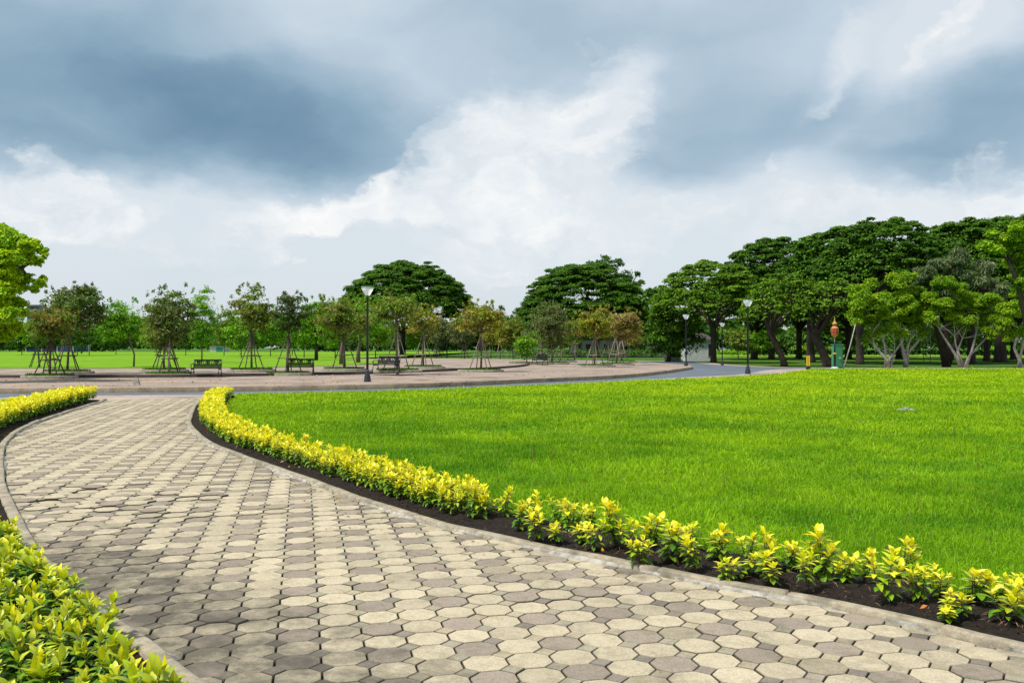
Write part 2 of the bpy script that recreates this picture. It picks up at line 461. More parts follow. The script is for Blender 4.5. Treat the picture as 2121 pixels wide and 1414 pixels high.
# ragged mortar fillet against the pavers
def fillet(c, side, dens, seed):
    v, f = strip_sweep(c, [(side * .014, .022), (side * .0, .016), (-side * .02, .008), (-side * .042, -.012)])
    n = len(c); w = np.clip(.35 + .6 * vnoise(c[:, 0], c[:, 1], 2.5, seed) + .45 * vnoise(c[:, 0], c[:, 1], 14, seed + 1), 0.02, 1.1)
    t = v.reshape(n, 4, 3); base = t[:, 0:1, :2]; t[:, 1:, :2] = base + (t[:, 1:, :2] - base) * w[:, None, None]
    t[:, :, 2] += (w[:, None] - .5) * .008
    if side < 0: f = f[:, ::-1]
    o = np_mesh('kerb_mortar', t.reshape(-1, 3), [f[:, ::-1]], M['mortar']); o['kind'] = 'structure'
fillet(catmull(KL[::3], .03), SL, 1, 21); fillet(catmull(KR[::3], .03), SR, 1, 22)

# ---- planting beds (soil)
M['soil'] = simple('soil', (.035, .026, .02), (.011, .009, .008), 22, 1, bmp=1, dist=.02, spec=.15)
def soil(name, c, side, o0, o1, n=12):
    c2 = catmull(c[::3], .05)
    offs = np.linspace(o0, o1, n)
    v, f = strip_sweep(c2, [(side * q, 0) for q in offs])
    k = len(v) // n
    z = .012 + .014 * vnoise(v[:, 0], v[:, 1], 5, 1) + .01 * vnoise(v[:, 0], v[:, 1], 17, 2) + .006 * vnoise(v[:, 0], v[:, 1], 40, 3)
    t = np.tile(np.linspace(0, 1, n), k); z += .035 * np.sin(np.pi * t)
    v[:, 2] = z
    if side < 0: f = f[:, ::-1]
    o = np_mesh(name, v, [f], M['soil'], smooth=True); o['kind'] = 'structure'
BW = .86
soil('soil_bed', KR, SR, .105, BW + .1)
soil('soil_bed', KL, SL, .11, 1.9, 22)
# crumbs, twigs and dead leaves on the soil
def litter(name, c, side, o0, o1, n, size, cols, label):
    k = rng.integers(2, len(c) - 2, n); oo = rng.uniform(o0, o1, n)
    base = np.stack([offset(c, np.full(len(c), side * q))[kk] for q, kk in zip(np.round(oo, 2), k)]) if n < 400 else None
    if base is None:
        qs = np.linspace(o0, o1, 24); tabs = np.stack([offset(c, np.full(len(c), side * q)) for q in qs])
        qi = rng.integers(0, 24, n); fr = rng.random(n)[:, None]
        base = tabs[qi, k] * (1 - fr) + tabs[qi, np.minimum(k + 1, len(c) - 1)] * fr
    p = np.c_[base, rng.uniform(.04, .055, n)]
    return p, size
def leafcards(cen, nrm, L, Wd, cols, fold=0.0, axis=None):
    n = len(cen); nrm = unit(nrm)
    if axis is None: axis = unit(rng.normal(size=(n, 3)))
    a = unit(axis - nrm * (axis * nrm).sum(1, keepdims=True)); b = np.cross(nrm, a)
    L = np.broadcast_to(L, (n,))[:, None]; Wd = np.broadcast_to(Wd, (n,))[:, None]
    v = np.stack([cen - a * L * .5, cen + b * Wd * .5 + nrm * fold * L - a * L * .05, cen + a * L * .5, cen - b * Wd * .5 + nrm * fold * L - a * L * .05], 1).reshape(-1, 3)
    f = np.arange(4 * n).reshape(n, 4)
    return v, f, np.repeat(cols, 4, 0)
def scatter_bed(name, c, side, o0, o1, n, L0, L1, asp, pal, label, cat, zr=(.03, .06), ymax=99, flat=.5):
    p, _ = litter(name, c, side, o0, o1, n, 0, None, None)
    p = p[p[:, 1] < ymax]; n = len(p); p[:, 2] = rng.uniform(*zr, n)
    nr = rng.normal(size=(n, 3)) * flat; nr[:, 2] += 1
    L = rng.uniform(L0, L1, n); pal = np.array(pal); cc = pal[rng.integers(0, len(pal), n)] * rng.uniform(.6, 1.2, (n, 1))
    v, f, cc = leafcards(p, nr, L, L * asp, cc, .12)
    o = np_mesh(name, v, [f], M['leaf'], cols=cc); tag(o, label, cat, kind='stuff'); return o
scatter_bed('soil_crumbs', KR, SR, .12, .85, 9000, .008, .03, .6, [(.03, .022, .018), (.06, .045, .03), (.018, .014, .012)], 'dark crumbs of earth and bark on the planting bed', 'soil crumbs', ymax=14)
scatter_bed('dry_grass_clippings', KR, SR, .13, .8, 6500, .03, .09, .06, [(.26, .17, .10), (.16, .10, .06), (.34, .25, .15)], 'dry brown grass clippings lying on the dark soil', 'clippings', zr=(.045, .075), ymax=7.6, flat=.35)
scatter_bed('fallen_leaves', KR, SR, .12, .75, 90, .03, .06, .5, [(.65, .30, .03), (.55, .18, .04), (.6, .42, .05), (.4, .3, .2)], 'yellow and orange fallen leaves on the bed soil', 'fallen leaves', zr=(.05, .075))

n = 260; kk = rng.integers(10, 190, n); dd = np.abs(rng.normal(0, .5, n)); tab = [offset(KR, np.full(len(KR), -SR * q)) for q in np.linspace(.03, 1.6, 20)]
pp = np.array([tab[min(19, int(q / 1.6 * 20))][min(k_ , len(KR) - 1)] for q, k_ in zip(dd, kk)]) + rng.normal(0, .03, (n, 2)); pp = pp[inside(path_arr, pp)]; n = len(pp)
nr = rng.normal(size=(n, 3)) * .25; nr[:, 2] += 1; Lc_ = rng.uniform(.012, .05, n); cc = np.array([(.35, .2, .08), (.5, .36, .1), (.16, .1, .06), (.2, .22, .05)])[rng.integers(0, 4, n)]
v, f, cc = leafcards(np.c_[pp, rolls(pp[:, 0], pp[:, 1]) + .006], nr, Lc_, Lc_ * .45, cc, .15); o = np_mesh('path_leaf_litter', v, [f], M['leaf'], cols=cc); tag(o, 'small dry leaf bits scattered on the octagonal path paving', 'leaf litter', kind='stuff')

# ---- road, footway strip, plazas
m, nt, b = nt_new('asphalt')
f1 = noise_tex(nt, .35, 6, .6); f2 = noise_tex(nt, 25, 4, .7)
c = mixc(nt, ramp(nt, f1, [(.35, (.075, .095, .125)), (.65, (.115, .135, .165))]).outputs[0], ramp(nt, f2, [(.3, (.8, .8, .8)), (.7, (1.15, 1.15, 1.15))]).outputs[0], 1.0, 'MULTIPLY')
nt.links.new(c, b.inputs['Base Color']); b.inputs['Roughness'].default_value = .8; bump(nt, b, f2, .3, .01)
M['asphalt'] = m
def brickmat(name, c1, c2, c3, sc=5.0):
    m, nt, b = nt_new(name)
    tc = nt.nodes.new('ShaderNodeTexCoord')
    mp = nt.nodes.new('ShaderNodeMapping'); nt.links.new(tc.outputs['Object'], mp.inputs[0]); mp.inputs['Rotation'].default_value = (0, 0, .12)
    br = nt.nodes.new('ShaderNodeTexBrick'); nt.links.new(mp.outputs[0], br.inputs['Vector'])
    br.inputs['Scale'].default_value = sc; br.inputs['Color1'].default_value = (*c1, 1); br.inputs['Color2'].default_value = (*c2, 1)
    br.inputs['Mortar'].default_value = (*c3, 1); br.inputs['Mortar Size'].default_value = .03; br.inputs['Brick Width'].default_value = 1.0; br.inputs['Row Height'].default_value = .55
    f1 = noise_tex(nt, .45, 7, .65); f2 = noise_tex(nt, 14, 5, .7)
    c = mixc(nt, br.outputs['Color'], ramp(nt, f1, [(.33, (.50, .48, .46)), (.5, (.92, .92, .92)), (.68, (1.12, 1.1, 1.08))]).outputs[0], 1.0, 'MULTIPLY')
    c = mixc(nt, c, ramp(nt, f2, [(.3, (.8, .8, .8)), (.7, (1.12, 1.12, 1.12))]).outputs[0], 1.0, 'MULTIPLY')
    nt.links.new(c, b.inputs['Base Color']); b.inputs['Roughness'].default_value = .92; return m
M['plaza'] = brickmat('plaza_brick', (.37, .285, .225), (.29, .225, .18), (.17, .135, .11), 3.2)
M['footway'] = brickmat('footway_brick', (.43, .335, .275), (.35, .28, .235), (.22, .175, .15), 4.5)

ZP, ZI = .14, .27
road_near = [G(-700, 833), G(0, 823), G(230, 818.5), G(470, 816.7), G(850, 808), G(1100, 797.5), G(1300, 787.4), G(1484, 778), G(1545, 773.5), G(1588, 766.5), G(1640, 763.8), G(1760, 763.2), G(2121, 762.5), G(2900, 762)]
road_near_c = catmull(road_near, 1.0)
lawn_top = [G(480, 818), G(650, 815), G(850, 810.5), G(1000, 804), G(1100, 799.8), G(1300, 790), G(1371, 787.6), G(1484, 783), G(1600, 776.5), G(1650, 770.5), G(1676, 765.5), G(1760, 764.6), G(2121, 764), G(2900, 763)]
plaza_front = [G(-900, 819, ZP), G(0, 805, ZP), G(400, 802, ZP), G(850, 794.5, ZP), G(1100, 784.8, ZP), G(1291, 776, ZP), G(1376, 768, ZP), G(1420, 762, ZP), G(1434, 759.5, ZP), G(1425, 756.2, ZP), G(1380, 753, ZP), G(1300, 749, ZP), G(1180, 746, ZP), G(1000, 743, ZP), G(850, 742, ZP)]
pf = catmull(plaza_front, .8)
# road: everything between the near line and the plaza/back line
back_line = [G(1300, 746.4), G(1413, 748.8), G(1484, 755), G(1597, 760), G(1700, 761), G(2121, 761), G(2900, 760.5)]
bl = catmull(back_line, 1.0)
road_poly = [tuple(p) for p in road_near_c] + [tuple(p) for p in bl[::-1]] + [G(1100, 742.5), G(800, 741.5), (-60, 70), G(-900, 800)]
tri_fill('road', road_poly, -.03, M['asphalt'])
# footway strip between road and lawn / path
strip = [tuple(p) for p in road_near_c[:]]
sp = strip + [G(2900, 763.6), (G(1676, 765)[0] + .2, G(1676, 765)[1])] + [tuple(p) for p in lawn_top[:10][::-1]] + [G(470, 823), G(425, 828), G(320, 827), G(215, 829), G(0, 828), G(-700, 840)]
tri_fill('footway', [p for p in sp], -.006, M['footway'])
kb = [tuple(p) for p in road_near_c]
kerb_mesh('road_kerb', road_near_c[::-1], .13, .004, side_of(road_near_c[::-1], np.array((0., 0.))), M['kerb'], jit=0)
# back strip (beyond the road)
tri_fill('far_footway', [tuple(p) for p in bl] + [tuple(p) for p in (offset(bl, -1.6) if side_of(bl, np.array((10., 300.))) < 0 else offset(bl, 1.6))[::-1]], -.02, M['footway'])
# lower plaza slab with kerb
plaza_poly = [tuple(p) for p in pf] + [(-120, 175), (-130, 60)]
mb = MB()
tri_fill('plaza', plaza_poly, ZP - .004, M['plaza'])
m, nt, b = nt_new('plaza_kerb')
geo = nt.nodes.new('ShaderNodeNewGeometry'); f1 = noise_tex(nt, 1.2, 7, .7); f2 = noise_tex(nt, 12, 5, .7)
c = mixc(nt, ramp(nt, f1, [(.3, (.14, .105, .07)), (.6, (.33, .26, .18))]).outputs[0], ramp(nt, f2, [(.3, (.7, .7, .7)), (.7, (1.2, 1.2, 1.2))]).outputs[0], 1.0, 'MULTIPLY')
nt.links.new(c, b.inputs['Base Color']); b.inputs['Roughness'].default_value = .95
M['plaza_kerb'] = m
kerb_mesh('plaza_kerb', pf, .16, ZP + .012, side_of(pf, np.array((-20., 80.))), M['plaza_kerb'], jit=.006)
step_px = [(-900, 779), (0, 776.5), (300, 776), (420, 775), (660, 771), (800, 768.5), (909, 764.5), (1000, 761), (1060, 757.5), (1090, 754), (1095, 750), (1060, 746.5), (960, 744)]
stc = catmull([G(x, y, ZI) for x, y in step_px], .8)
inner_poly = [tuple(p) for p in stc] + [G(850, 743.5, ZI), (-60, 128), (-90, 60)]
tri_fill('inner_plaza', inner_poly, ZI - .004, M['plaza'])
kerb_mesh('inner_plaza_kerb', stc, .18, ZI + .008, side_of(stc, np.array((-30., 80.))), simple('inner_kerb', (.075, .06, .05), (.04, .03, .025), 2, .95), zbot=.1, jit=.008)
# far lawn beyond the plaza
fl = [G(-900, 764, .3), G(0, 762, .3), G(300, 761.5, .3), G(500, 760.5, .3), G(640, 758, .3), G(760, 754, .3), G(800, 750, .3), G(790, 746.5, .3), G(700, 744, .3), (-10, 235), (-170, 235)]
flo = tri_fill('far_lawn', [tuple(p) for p in fl], .29, M['far_lawn'])

# ---- near lawn base + blades
lawn_in = offset(KR, SR * BW)
ly = lawn_in[(lawn_in[:, 1] < 29.2)]
lawn_poly = [tuple(p) for p in ly[::-1]] + [tuple(p) for p in lawn_top] + [(60, -.5)]
LP = np.array(lawn_poly)
tri_fill('lawn', lawn_poly, .02, M['lawn'])
# left lawn sliver behind the left hedge
KLb = offset(KL, SL * 1.15)
left_poly = [tuple(p) for p in KLb if p[1] < 26.2] + [(-1.5, -.5), (-40, -.5), (-40, 27.2), G(-60, 829.5), G(180, 829.5)]
tri_fill('side_lawn', left_poly, .022, M['lawn'])
def blades(polys, excl=None):
    bands = [(4, 6.3, 8500, .0045, .058), (6.3, 8, 7000, .0052, .058), (8, 11, 4200, .0068, .06), (11, 16, 2000, .0098, .062), (16, 24, 800, .016, .065), (24, 36, 230, .026, .072), (36, 50, 95, .042, .075), (50, 68, 50, .062, .08)]
    VV = []; CC = []; T = []; Q = []; nb = 0
    for y0, y1, dens, w, h in bands:
        hw = .63 * y1 + .8; n = int((y1 - y0) * 2 * hw * dens)
        x = rng.uniform(-hw, hw, n); y = rng.uniform(y0, y1, n)
        k = np.abs(x) < .585 * y + .8; x, y = x[k], y[k]
        pts = np.c_[x, y]; k = np.zeros(len(pts), bool)
        for p in polys: k |= inside(p, pts)
        x, y = x[k], y[k]
        # clumpy density
        c = vnoise(x, y, 2.2, 31) * .5 + vnoise(x, y, .7, 32) * .5
        k = rng.random(len(x)) < np.clip(.8 + .35 * c, .3, 1); x, y, c = x[k], y[k], c[k]
        n = len(x)
        hh = h * rng.lognormal(0, .3, n) * (1 + .3 * c) * np.where(rng.random(n) < .03, 1.7, 1); ww = w * rng.uniform(.7, 1.3, n)
        th = rng.uniform(0, 2 * np.pi, n); ld = rng.uniform(0, 2 * np.pi, n); ln = np.abs(rng.normal(.65, .4, n)) * hh
        bx, by = np.cos(th) * ww / 2, np.sin(th) * ww / 2
        lx, ly_ = np.cos(ld) * ln, np.sin(ld) * ln
        z0 = np.full(n, .015)
        v = np.stack([np.c_[x - bx, y - by, z0], np.c_[x + bx, y + by, z0],
                      np.c_[x + bx * .8 + lx * .35, y + by * .8 + ly_ * .35, z0 + hh * .6], np.c_[x - bx * .8 + lx * .35, y - by * .8 + ly_ * .35, z0 + hh * .6],
                      np.c_[x + lx, y + ly_, z0 + hh * (1 - .3 * np.minimum(ln / hh, 2))]], 1)
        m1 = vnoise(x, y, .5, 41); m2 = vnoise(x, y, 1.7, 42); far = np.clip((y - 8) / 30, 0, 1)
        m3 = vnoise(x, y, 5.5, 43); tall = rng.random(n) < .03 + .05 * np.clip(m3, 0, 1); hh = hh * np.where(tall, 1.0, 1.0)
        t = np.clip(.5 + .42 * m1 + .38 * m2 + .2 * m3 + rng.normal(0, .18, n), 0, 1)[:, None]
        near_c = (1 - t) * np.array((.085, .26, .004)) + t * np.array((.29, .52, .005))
        far_c = (1 - t) * np.array((.21, .39, .004)) + t * np.array((.47, .61, .006))  # brightness of backlit far blades is put into the colour
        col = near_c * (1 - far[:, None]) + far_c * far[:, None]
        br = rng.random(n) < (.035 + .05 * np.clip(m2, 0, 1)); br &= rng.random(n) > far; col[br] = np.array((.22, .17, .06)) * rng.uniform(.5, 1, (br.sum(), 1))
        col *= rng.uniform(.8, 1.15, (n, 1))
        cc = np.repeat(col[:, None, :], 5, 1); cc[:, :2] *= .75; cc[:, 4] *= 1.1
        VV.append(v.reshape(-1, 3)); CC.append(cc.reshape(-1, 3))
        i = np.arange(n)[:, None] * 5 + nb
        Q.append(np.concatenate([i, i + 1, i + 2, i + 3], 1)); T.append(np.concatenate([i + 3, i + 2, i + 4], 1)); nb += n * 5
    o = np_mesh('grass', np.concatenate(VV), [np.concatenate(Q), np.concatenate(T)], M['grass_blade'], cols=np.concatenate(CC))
    tag(o, 'long bright green grass blades covering the lawn', 'grass', kind='stuff'); return nb // 5
nb = blades([LP, np.array(left_poly)]); print('blades', nb)

# ================================================================ YELLOW SHRUBS
def shrub_mesh(seed, H=.26, R=.11, stems=4, nl=64, young=1.0, Lf=.063):
    r = np.random.default_rng(seed); LV = []; LC = []; nb = 0; Q = []
    st = MB()
    def leaf(p, d, up, L, W, col, arch):
        nonlocal nb
        d = d / np.linalg.norm(d); s = np.cross(d, up); s = s / (np.linalg.norm(s) + 1e-6); u = np.cross(s, d)
        rows = []
        prof = [(0, .05, 0), (.22, .36, .04), (.5, .5, .05), (.78, .33, .0), (1, 0.02, -.09)]
        vs = []; cs = []
        for t, w, q in prof:
            cpt = p + d * L * t + u * (-arch * L * t * t + .1 * L * math.sin(t * 2))
            for sg in (-1, 0, 1):
                lift = .16 * abs(sg) * w * L
                vs.append(cpt + s * sg * W * w + u * lift)
                cs.append(col * (1.0 if sg else 1.12) * (.9 + .15 * t))
        for a in range(4):
            for b_ in range(2):
                i = nb + a * 3 + b_; Q.append((i, i + 1, i + 4, i + 3))
        LV.extend(vs); LC.extend(cs); nb += 15
    yel = [np.array((.86, .77, .012)), np.array((.76, .74, .01)), np.array((.90, .84, .08)), np.array((.56, .64, .01))]
    grn = [np.array((.13, .27, .015)), np.array((.2, .36, .012)), np.array((.07, .18, .015))]
    for s in range(stems):
        a = r.uniform(0, 6.283); rr = R * math.sqrt(r.random()) * (.9 if stems > 1 else 0)
        h = H * r.uniform(.62, 1.0) if s else H
        top = np.array((math.cos(a) * rr, math.sin(a) * rr, h)); mid = top * np.array((.5, .5, .5)) + r.normal(0, .008, 3)
        st.tube([(0, 0, -.02), tuple(mid), tuple(top)], [.0042, .0034, .0022], 5)
        nl_s = max(8, int(nl / stems)); g0 = r.uniform(0, 6.28)
        for k in range(nl_s):
            t = k / (nl_s - 1.0)
            zf = .28 + .72 * t ** .75
            pt = (mid * (1 - abs(2 * zf - 1)) if False else None)
            p = mid * (zf * 2) if zf < .5 else mid + (top - mid) * ((zf - .5) * 2)
            ang = g0 + k * 2.4 + r.normal(0, .25)
            el = math.radians(-18 + 92 * t ** 1.6 + r.normal(0, 9))
            d = np.array((math.cos(ang) * math.cos(el), math.sin(ang) * math.cos(el), math.sin(el)))
            L = Lf * r.uniform(.75, 1.2) * (1 - .25 * max(0, t - .85) / .15); W = L * r.uniform(.42, .54)
            mixv = np.clip(t * 1.9 - .55 + r.normal(0, .2) - (1 - young), 0, 1)
            c = grn[r.integers(3)] * (1 - mixv) + yel[r.integers(4)] * mixv
            leaf(p + d * .004, d, np.array((0, 0, 1.0)) if el < 1.2 else np.array((math.cos(ang), math.sin(ang), .2)), L, W, c * r.uniform(.85, 1.12), r.uniform(.12, .45))
    return LV, Q, LC, st
def shrub_proto(seed, **kw):
    LV, Q, LC, st = shrub_mesh(seed, **kw)
    root = empty('golden_shrub'); np_mesh('foliage', LV, [np.array(Q)], M['shrub_leaf'], root, LC, smooth=True); st.build('stem', M['bark_brown'], root)
    return root
protos = [shrub_proto(100 + i, H=.25, R=.085, stems=3 + i % 4, nl=60 + 4 * (i % 4), Lf=.062 + .004 * (i % 4), young=1.14 - .05 * (i % 4)) for i in range(12)]
green_protos = [shrub_proto(200 + i, H=.235, R=.12, stems=6, nl=104, young=.4, Lf=.076 + .007 * (i % 4)) for i in range(6)]
used = set()
def place_shrub(pl, k, x, y, z, s, sz, label, group, rz=None):
    pr = pl[k % len(pl)]
    o = pr if pr.name not in used else copy_tree(pr)
    used.add(pr.name); o.location = (x, y, z); o.rotation_euler = (rnd.uniform(-.06, .06), rnd.uniform(-.06, .06), rnd.uniform(0, 6.28) if rz is None else rz); o.scale = (s, s, sz)
    tag(o, label, 'shrub', group); return o
# hand-placed plants of the sparse near end (photo pixels of foot and top, breadth)
near = [(1667, 1228, 1149, 47), (1697, 1202, 1104, 67), (1741, 1211, 1152, 53), (1779, 1211, 1141, 44), (1831, 1255, 1164, 67), (1864, 1205, 1127, 58), (1899, 1252, 1179, 50),
        (1940, 1243, 1180, 47), (1975, 1284, 1231, 58), (1953, 1290, 1249, 15), (2013, 1258, 1186, 67), (2074, 1293, 1211, 67), (2063, 1250, 1197, 44), (2113, 1280, 1220, 40),
        (1588, 1214, 1155, 55), (1580, 1187, 1105, 50), (1626, 1187, 1129, 50), (1536, 1199, 1152, 50), (1538, 1164, 1108, 45),
        (1319, 1172, 1114, 45), (1380, 1164, 1091, 67), (1343, 1138, 1072, 55), (1436, 1187, 1117, 50), (1416, 1138, 1088, 45), (1480, 1167, 1094, 58), (1500, 1205, 1160, 30),
        (1269, 1135, 1042, 58), (1293, 1146, 1083, 44), (1226, 1141, 1079, 44), (1199, 1129, 1088, 40), (1181, 1103, 1038, 50), (1146, 1126, 1085, 38), (1146, 1088, 1031, 35),
        (1105, 1123, 1059, 41), (1100, 1088, 1026, 38), (1064, 1100, 1044, 38), (1041, 1076, 1016, 38), (1009, 1070, 1029, 32), (1214, 1095, 1050, 40), (2100, 1240, 1195, 40)]
names = {1831: 'tall bushy yellow shrub standing alone near the kerb at the right of the lawn hedge', 1864: 'tallest yellow shrub at the sparse right end of the lawn hedge, behind its neighbours',
         1975: 'low yellow shrub closest to the kerb at the sparse right end of the hedge', 1953: 'tiny single stemmed yellow seedling beside the kerb at the right end',
         2074: 'broad yellow shrub in the bare soil at the far right end of the hedge', 1667: 'narrow upright yellow shrub leaning towards the kerb left of the tall pair',
         1697: 'tall yellow shrub with a spiky top against the lawn, right half of hedge'}
for i, (bx, by, ty, w) in enumerate(near):
    x, y = G(bx, by, .03); x += .035; y += .03; h = (by - ty) / F * y * 1.08; wd = w / F * y
    s = min(1.6, max(.9, wd / .15)); lab = names.get(bx, 'yellow leaved shrub with bare dark soil around it in the sparse half of the hedge')
    place_shrub(protos, i * 3 + (i // 7), x, y, .03, s, min(h / .275, s * 1.25), lab, 'shrubs in the sparse near half of the lawn hedge')
# dense hedge
rest = []
def hedge(c, side, o0, o1, step, hscale, keep, jit=.05):
    L = np.r_[0, np.cumsum(np.hypot(*np.diff(c, axis=0).T))]
    rows = np.arange(o0, o1 + .01, step)
    for ri, q in enumerate(rows):
        oc = offset(c, side * q); d = np.arange(.05 + (ri % 2) * step / 2, L[-1], step)
        xs = np.interp(d, L, oc[:, 0]); ys = np.interp(d, L, oc[:, 1])
        for x, y in zip(xs, ys):
            x += rnd.gauss(0, jit * .5); y += rnd.gauss(0, jit * .5)
            if keep(x, y): rest.append((x, y, hscale * rnd.uniform(.85, 1.15)))
def px_of(x, y): return CX + F * x / y
hedge(KR, SR, .36, .84, .17, 1.0, lambda x, y: y > 3 and px_of(x, y) < 1000 and px_of(x, y) > -50)
hedge(KL, SL, .42, 1.05, .18, 1.25, lambda x, y: y > 10.5 and px_of(x, y) > -60, )
rest.sort(key=lambda p: p[1])
left_near = []
_c = KL; L_ = np.r_[0, np.cumsum(np.hypot(*np.diff(_c, axis=0).T))]
for q in np.arange(.235, 1.7, .22):
    oc = offset(_c, SL * q); d = np.arange(0, L_[-1], .23)
    for x, y in zip(np.interp(d, L_, oc[:, 0]), np.interp(d, L_, oc[:, 1])):
        if 3.2 < y < 7.3 and q > (.37 if y < 4.7 else .22) and x > -.561 * y - .28: left_near.append((x + rnd.gauss(0, .03), y + rnd.gauss(0, .03), q))
print('hedge', len(rest), 'left near', len(left_near))
for i, (x, y, q) in enumerate(left_near):
    s = rnd.uniform(.85, 1.1)
    place_shrub(green_protos, i, x, y, .02, s * .95, s * (1.0 if q > .3 else .85), 'large leaved yellow green shrub in the thick bush beside the near left kerb', 'shrubs of the near left bush')
budget = 300 - len(near) - len(left_near)
DS = []
for i, (x, y, s) in enumerate(rest):
    if i < budget:
        left = x < px_of(0, 1) and False
        isL = dist_curve(KL, np.array([[x, y]]))[0] < 1.3
        place_shrub(protos, rnd.randrange(12), x, y, .03, s, s * rnd.uniform(.9, 1.15), 'small yellow shrub packed in the hedge curving behind the far left kerb' if isL else 'small yellow shrub packed in the dense curving hedge along the lawn edge', 'shrubs of the far left hedge' if isL else 'shrubs of the dense lawn hedge')
    else: DS.append((x, y, s))
if DS:
    pm = [(np.array([v.co[:] for v in p.children[0].data.vertices]), np.array([list(f.vertices) for f in p.children[0].data.polygons]),
           np.array([d.color[:3] for d in p.children[0].data.color_attributes[0].data])) for p in protos]
    VV = []; FF = []; CC = []; nb = 0
    for x, y, s in DS:
        v, f, c = pm[rnd.randrange(12)]; a = rnd.uniform(0, 6.28); s *= 1.1
        w = np.c_[v[:, 0] * math.cos(a) - v[:, 1] * math.sin(a), v[:, 0] * math.sin(a) + v[:, 1] * math.cos(a), v[:, 2]] * s + (x, y, .03)
        VV.append(w); FF.append(f + nb); CC.append(c); nb += len(v)
    o = np_mesh('distant_hedge_shrubs', np.concatenate(VV), [np.concatenate(FF)], M['shrub_leaf'], cols=np.concatenate(CC), smooth=True)
    tag(o, 'farthest small yellow shrubs of the two hedges near the road', 'shrubs', kind='stuff')

# ================================================================ TREES
PAL = dict(
    brown=[(.15, .16, .055), (.11, .22, .03), (.16, .15, .06), (.10, .23, .03)],
    rust=[(.22, .21, .04), (.15, .25, .03), (.32, .22, .05), (.13, .26, .025)],
    olive=[(.20, .29, .035), (.14, .24, .025), (.23, .22, .055), (.14, .27, .025)],
    dark=[(.045, .115, .02), (.07, .16, .02), (.09, .10, .035)],
    bright=[(.14, .34, .012), (.22, .44, .015), (.09, .24, .012)],
    yellow=[(.32, .34, .025), (.22, .28, .025), (.34, .26, .07), (.16, .24, .02)],
    pink=[(.34, .27, .09), (.25, .26, .04), (.36, .25, .14), (.2, .23, .03)],
    rain=[(.06, .155, .01), (.095, .22, .01), (.04, .11, .01)],
    rainlit=[(.11, .235, .01), (.15, .29, .01), (.07, .16, .01)],
    ficus=[(.20, .37, .01), (.30, .46, .01), (.12, .26, .01), (.16, .31, .01)],
    mango=[(.09, .15, .06), (.14, .20, .09), (.05, .10, .04), (.20, .24, .12)],
    leftbig=[(.30, .52, .006), (.44, .60, .006), (.17, .36, .006)],
    wood=[(.035, .10, .014), (.055, .14, .014), (.10, .21, .014)],
    grey=[(.15, .18, .07), (.11, .15, .045), (.19, .20, .09), (.10, .17, .03)])
def pads_to_leaves(pads, per, L, asp, pal, seed, up=.6, droop=0, shell=.55, jitter=.6):
    r = np.random.default_rng(seed); pal = np.array(PAL[pal])
    C = []; Nn = []; K = []; LL = []; AX = []
    for (cx, cy, cz, rx, ry, rz) in pads:
        n = max(14, int(per * rx * ry * (1 + rz / max(rx, .01))))
        d = unit(r.normal(size=(n, 3))); d[:, 2] = np.where(d[:, 2] < -.3, -d[:, 2], d[:, 2])
        rad = shell + (1 - shell) * r.random((n, 1)) ** .7
        rad *= 1 + .22 * r.normal(size=(n, 1)) * .5
        p = np.array((cx, cy, cz)) + d * rad * np.array((rx, ry, rz))
        nn = unit(d * np.array((1, 1, 1.2)) * .7 + np.array((0, 0, up)) + r.normal(size=(n, 3)) * jitter)
        base = pal[r.integers(len(pal))] * r.uniform(.8, 1.2)
        col = (base * .55 + pal[r.integers(0, len(pal), n)] * .45) * r.uniform(.75, 1.25, (n, 1))
        ax = r.normal(size=(n, 3)); ax[:, 2] -= droop
        if droop: ax += d * 1.2
        C.append(p); Nn.append(nn); K.append(col); LL.append(L * r.uniform(.6, 1.3, n)); AX.append(ax)
    C = np.concatenate(C); Lc = np.concatenate(LL)
    return leafcards(C, np.concatenate(Nn), Lc, Lc * asp, np.concatenate(K), .1, axis=np.concatenate(AX))
def fill_ellipsoid(r, c, rad, n, L, asp, pal, patch=1.2, up=.5, hollow=.0, droop=0, cut=-.25):
    """loose leaves through an ellipsoid, thinned by a lumpy mask so the sky shows in places"""
    pal = np.array(PAL[pal]); d = unit(r.normal(size=(n, 3))); q = (hollow + (1 - hollow) * r.random((n, 1)) ** .5)
    lump = vnoise(d[:, 0] * 3 + d[:, 2] * 2, d[:, 1] * 3 - d[:, 2], 1.3, int(r.integers(1, 99)))
    q = q * (1 + .13 * lump[:, None]); p = np.array(c) + d * q * np.array(rad)
    m = vnoise(p[:, 0] + p[:, 2] * .7, p[:, 1] + p[:, 2], patch, int(r.integers(1, 99))) + .5 * vnoise(p[:, 0] - p[:, 2], p[:, 2] + p[:, 1], patch * 2.6, int(r.integers(1, 99)))
    k = m > cut; p, d = p[k], d[k]; n = len(p)
    tint = vnoise(p[:, 0] - p[:, 1], p[:, 2], .9 * patch, 5)[:, None] * .2 + 1
    col = pal[r.integers(0, len(pal), n)] * tint * r.uniform(.75, 1.25, (n, 1)); nn = d * .6 + np.array((0, 0, up)) + r.normal(size=(n, 3)) * .6
    ax = r.normal(size=(n, 3)); ax[:, 2] -= droop; Lc = L * r.uniform(.6, 1.3, n)
    return leafcards(p, nn, Lc, Lc * asp, col, .1, axis=ax)
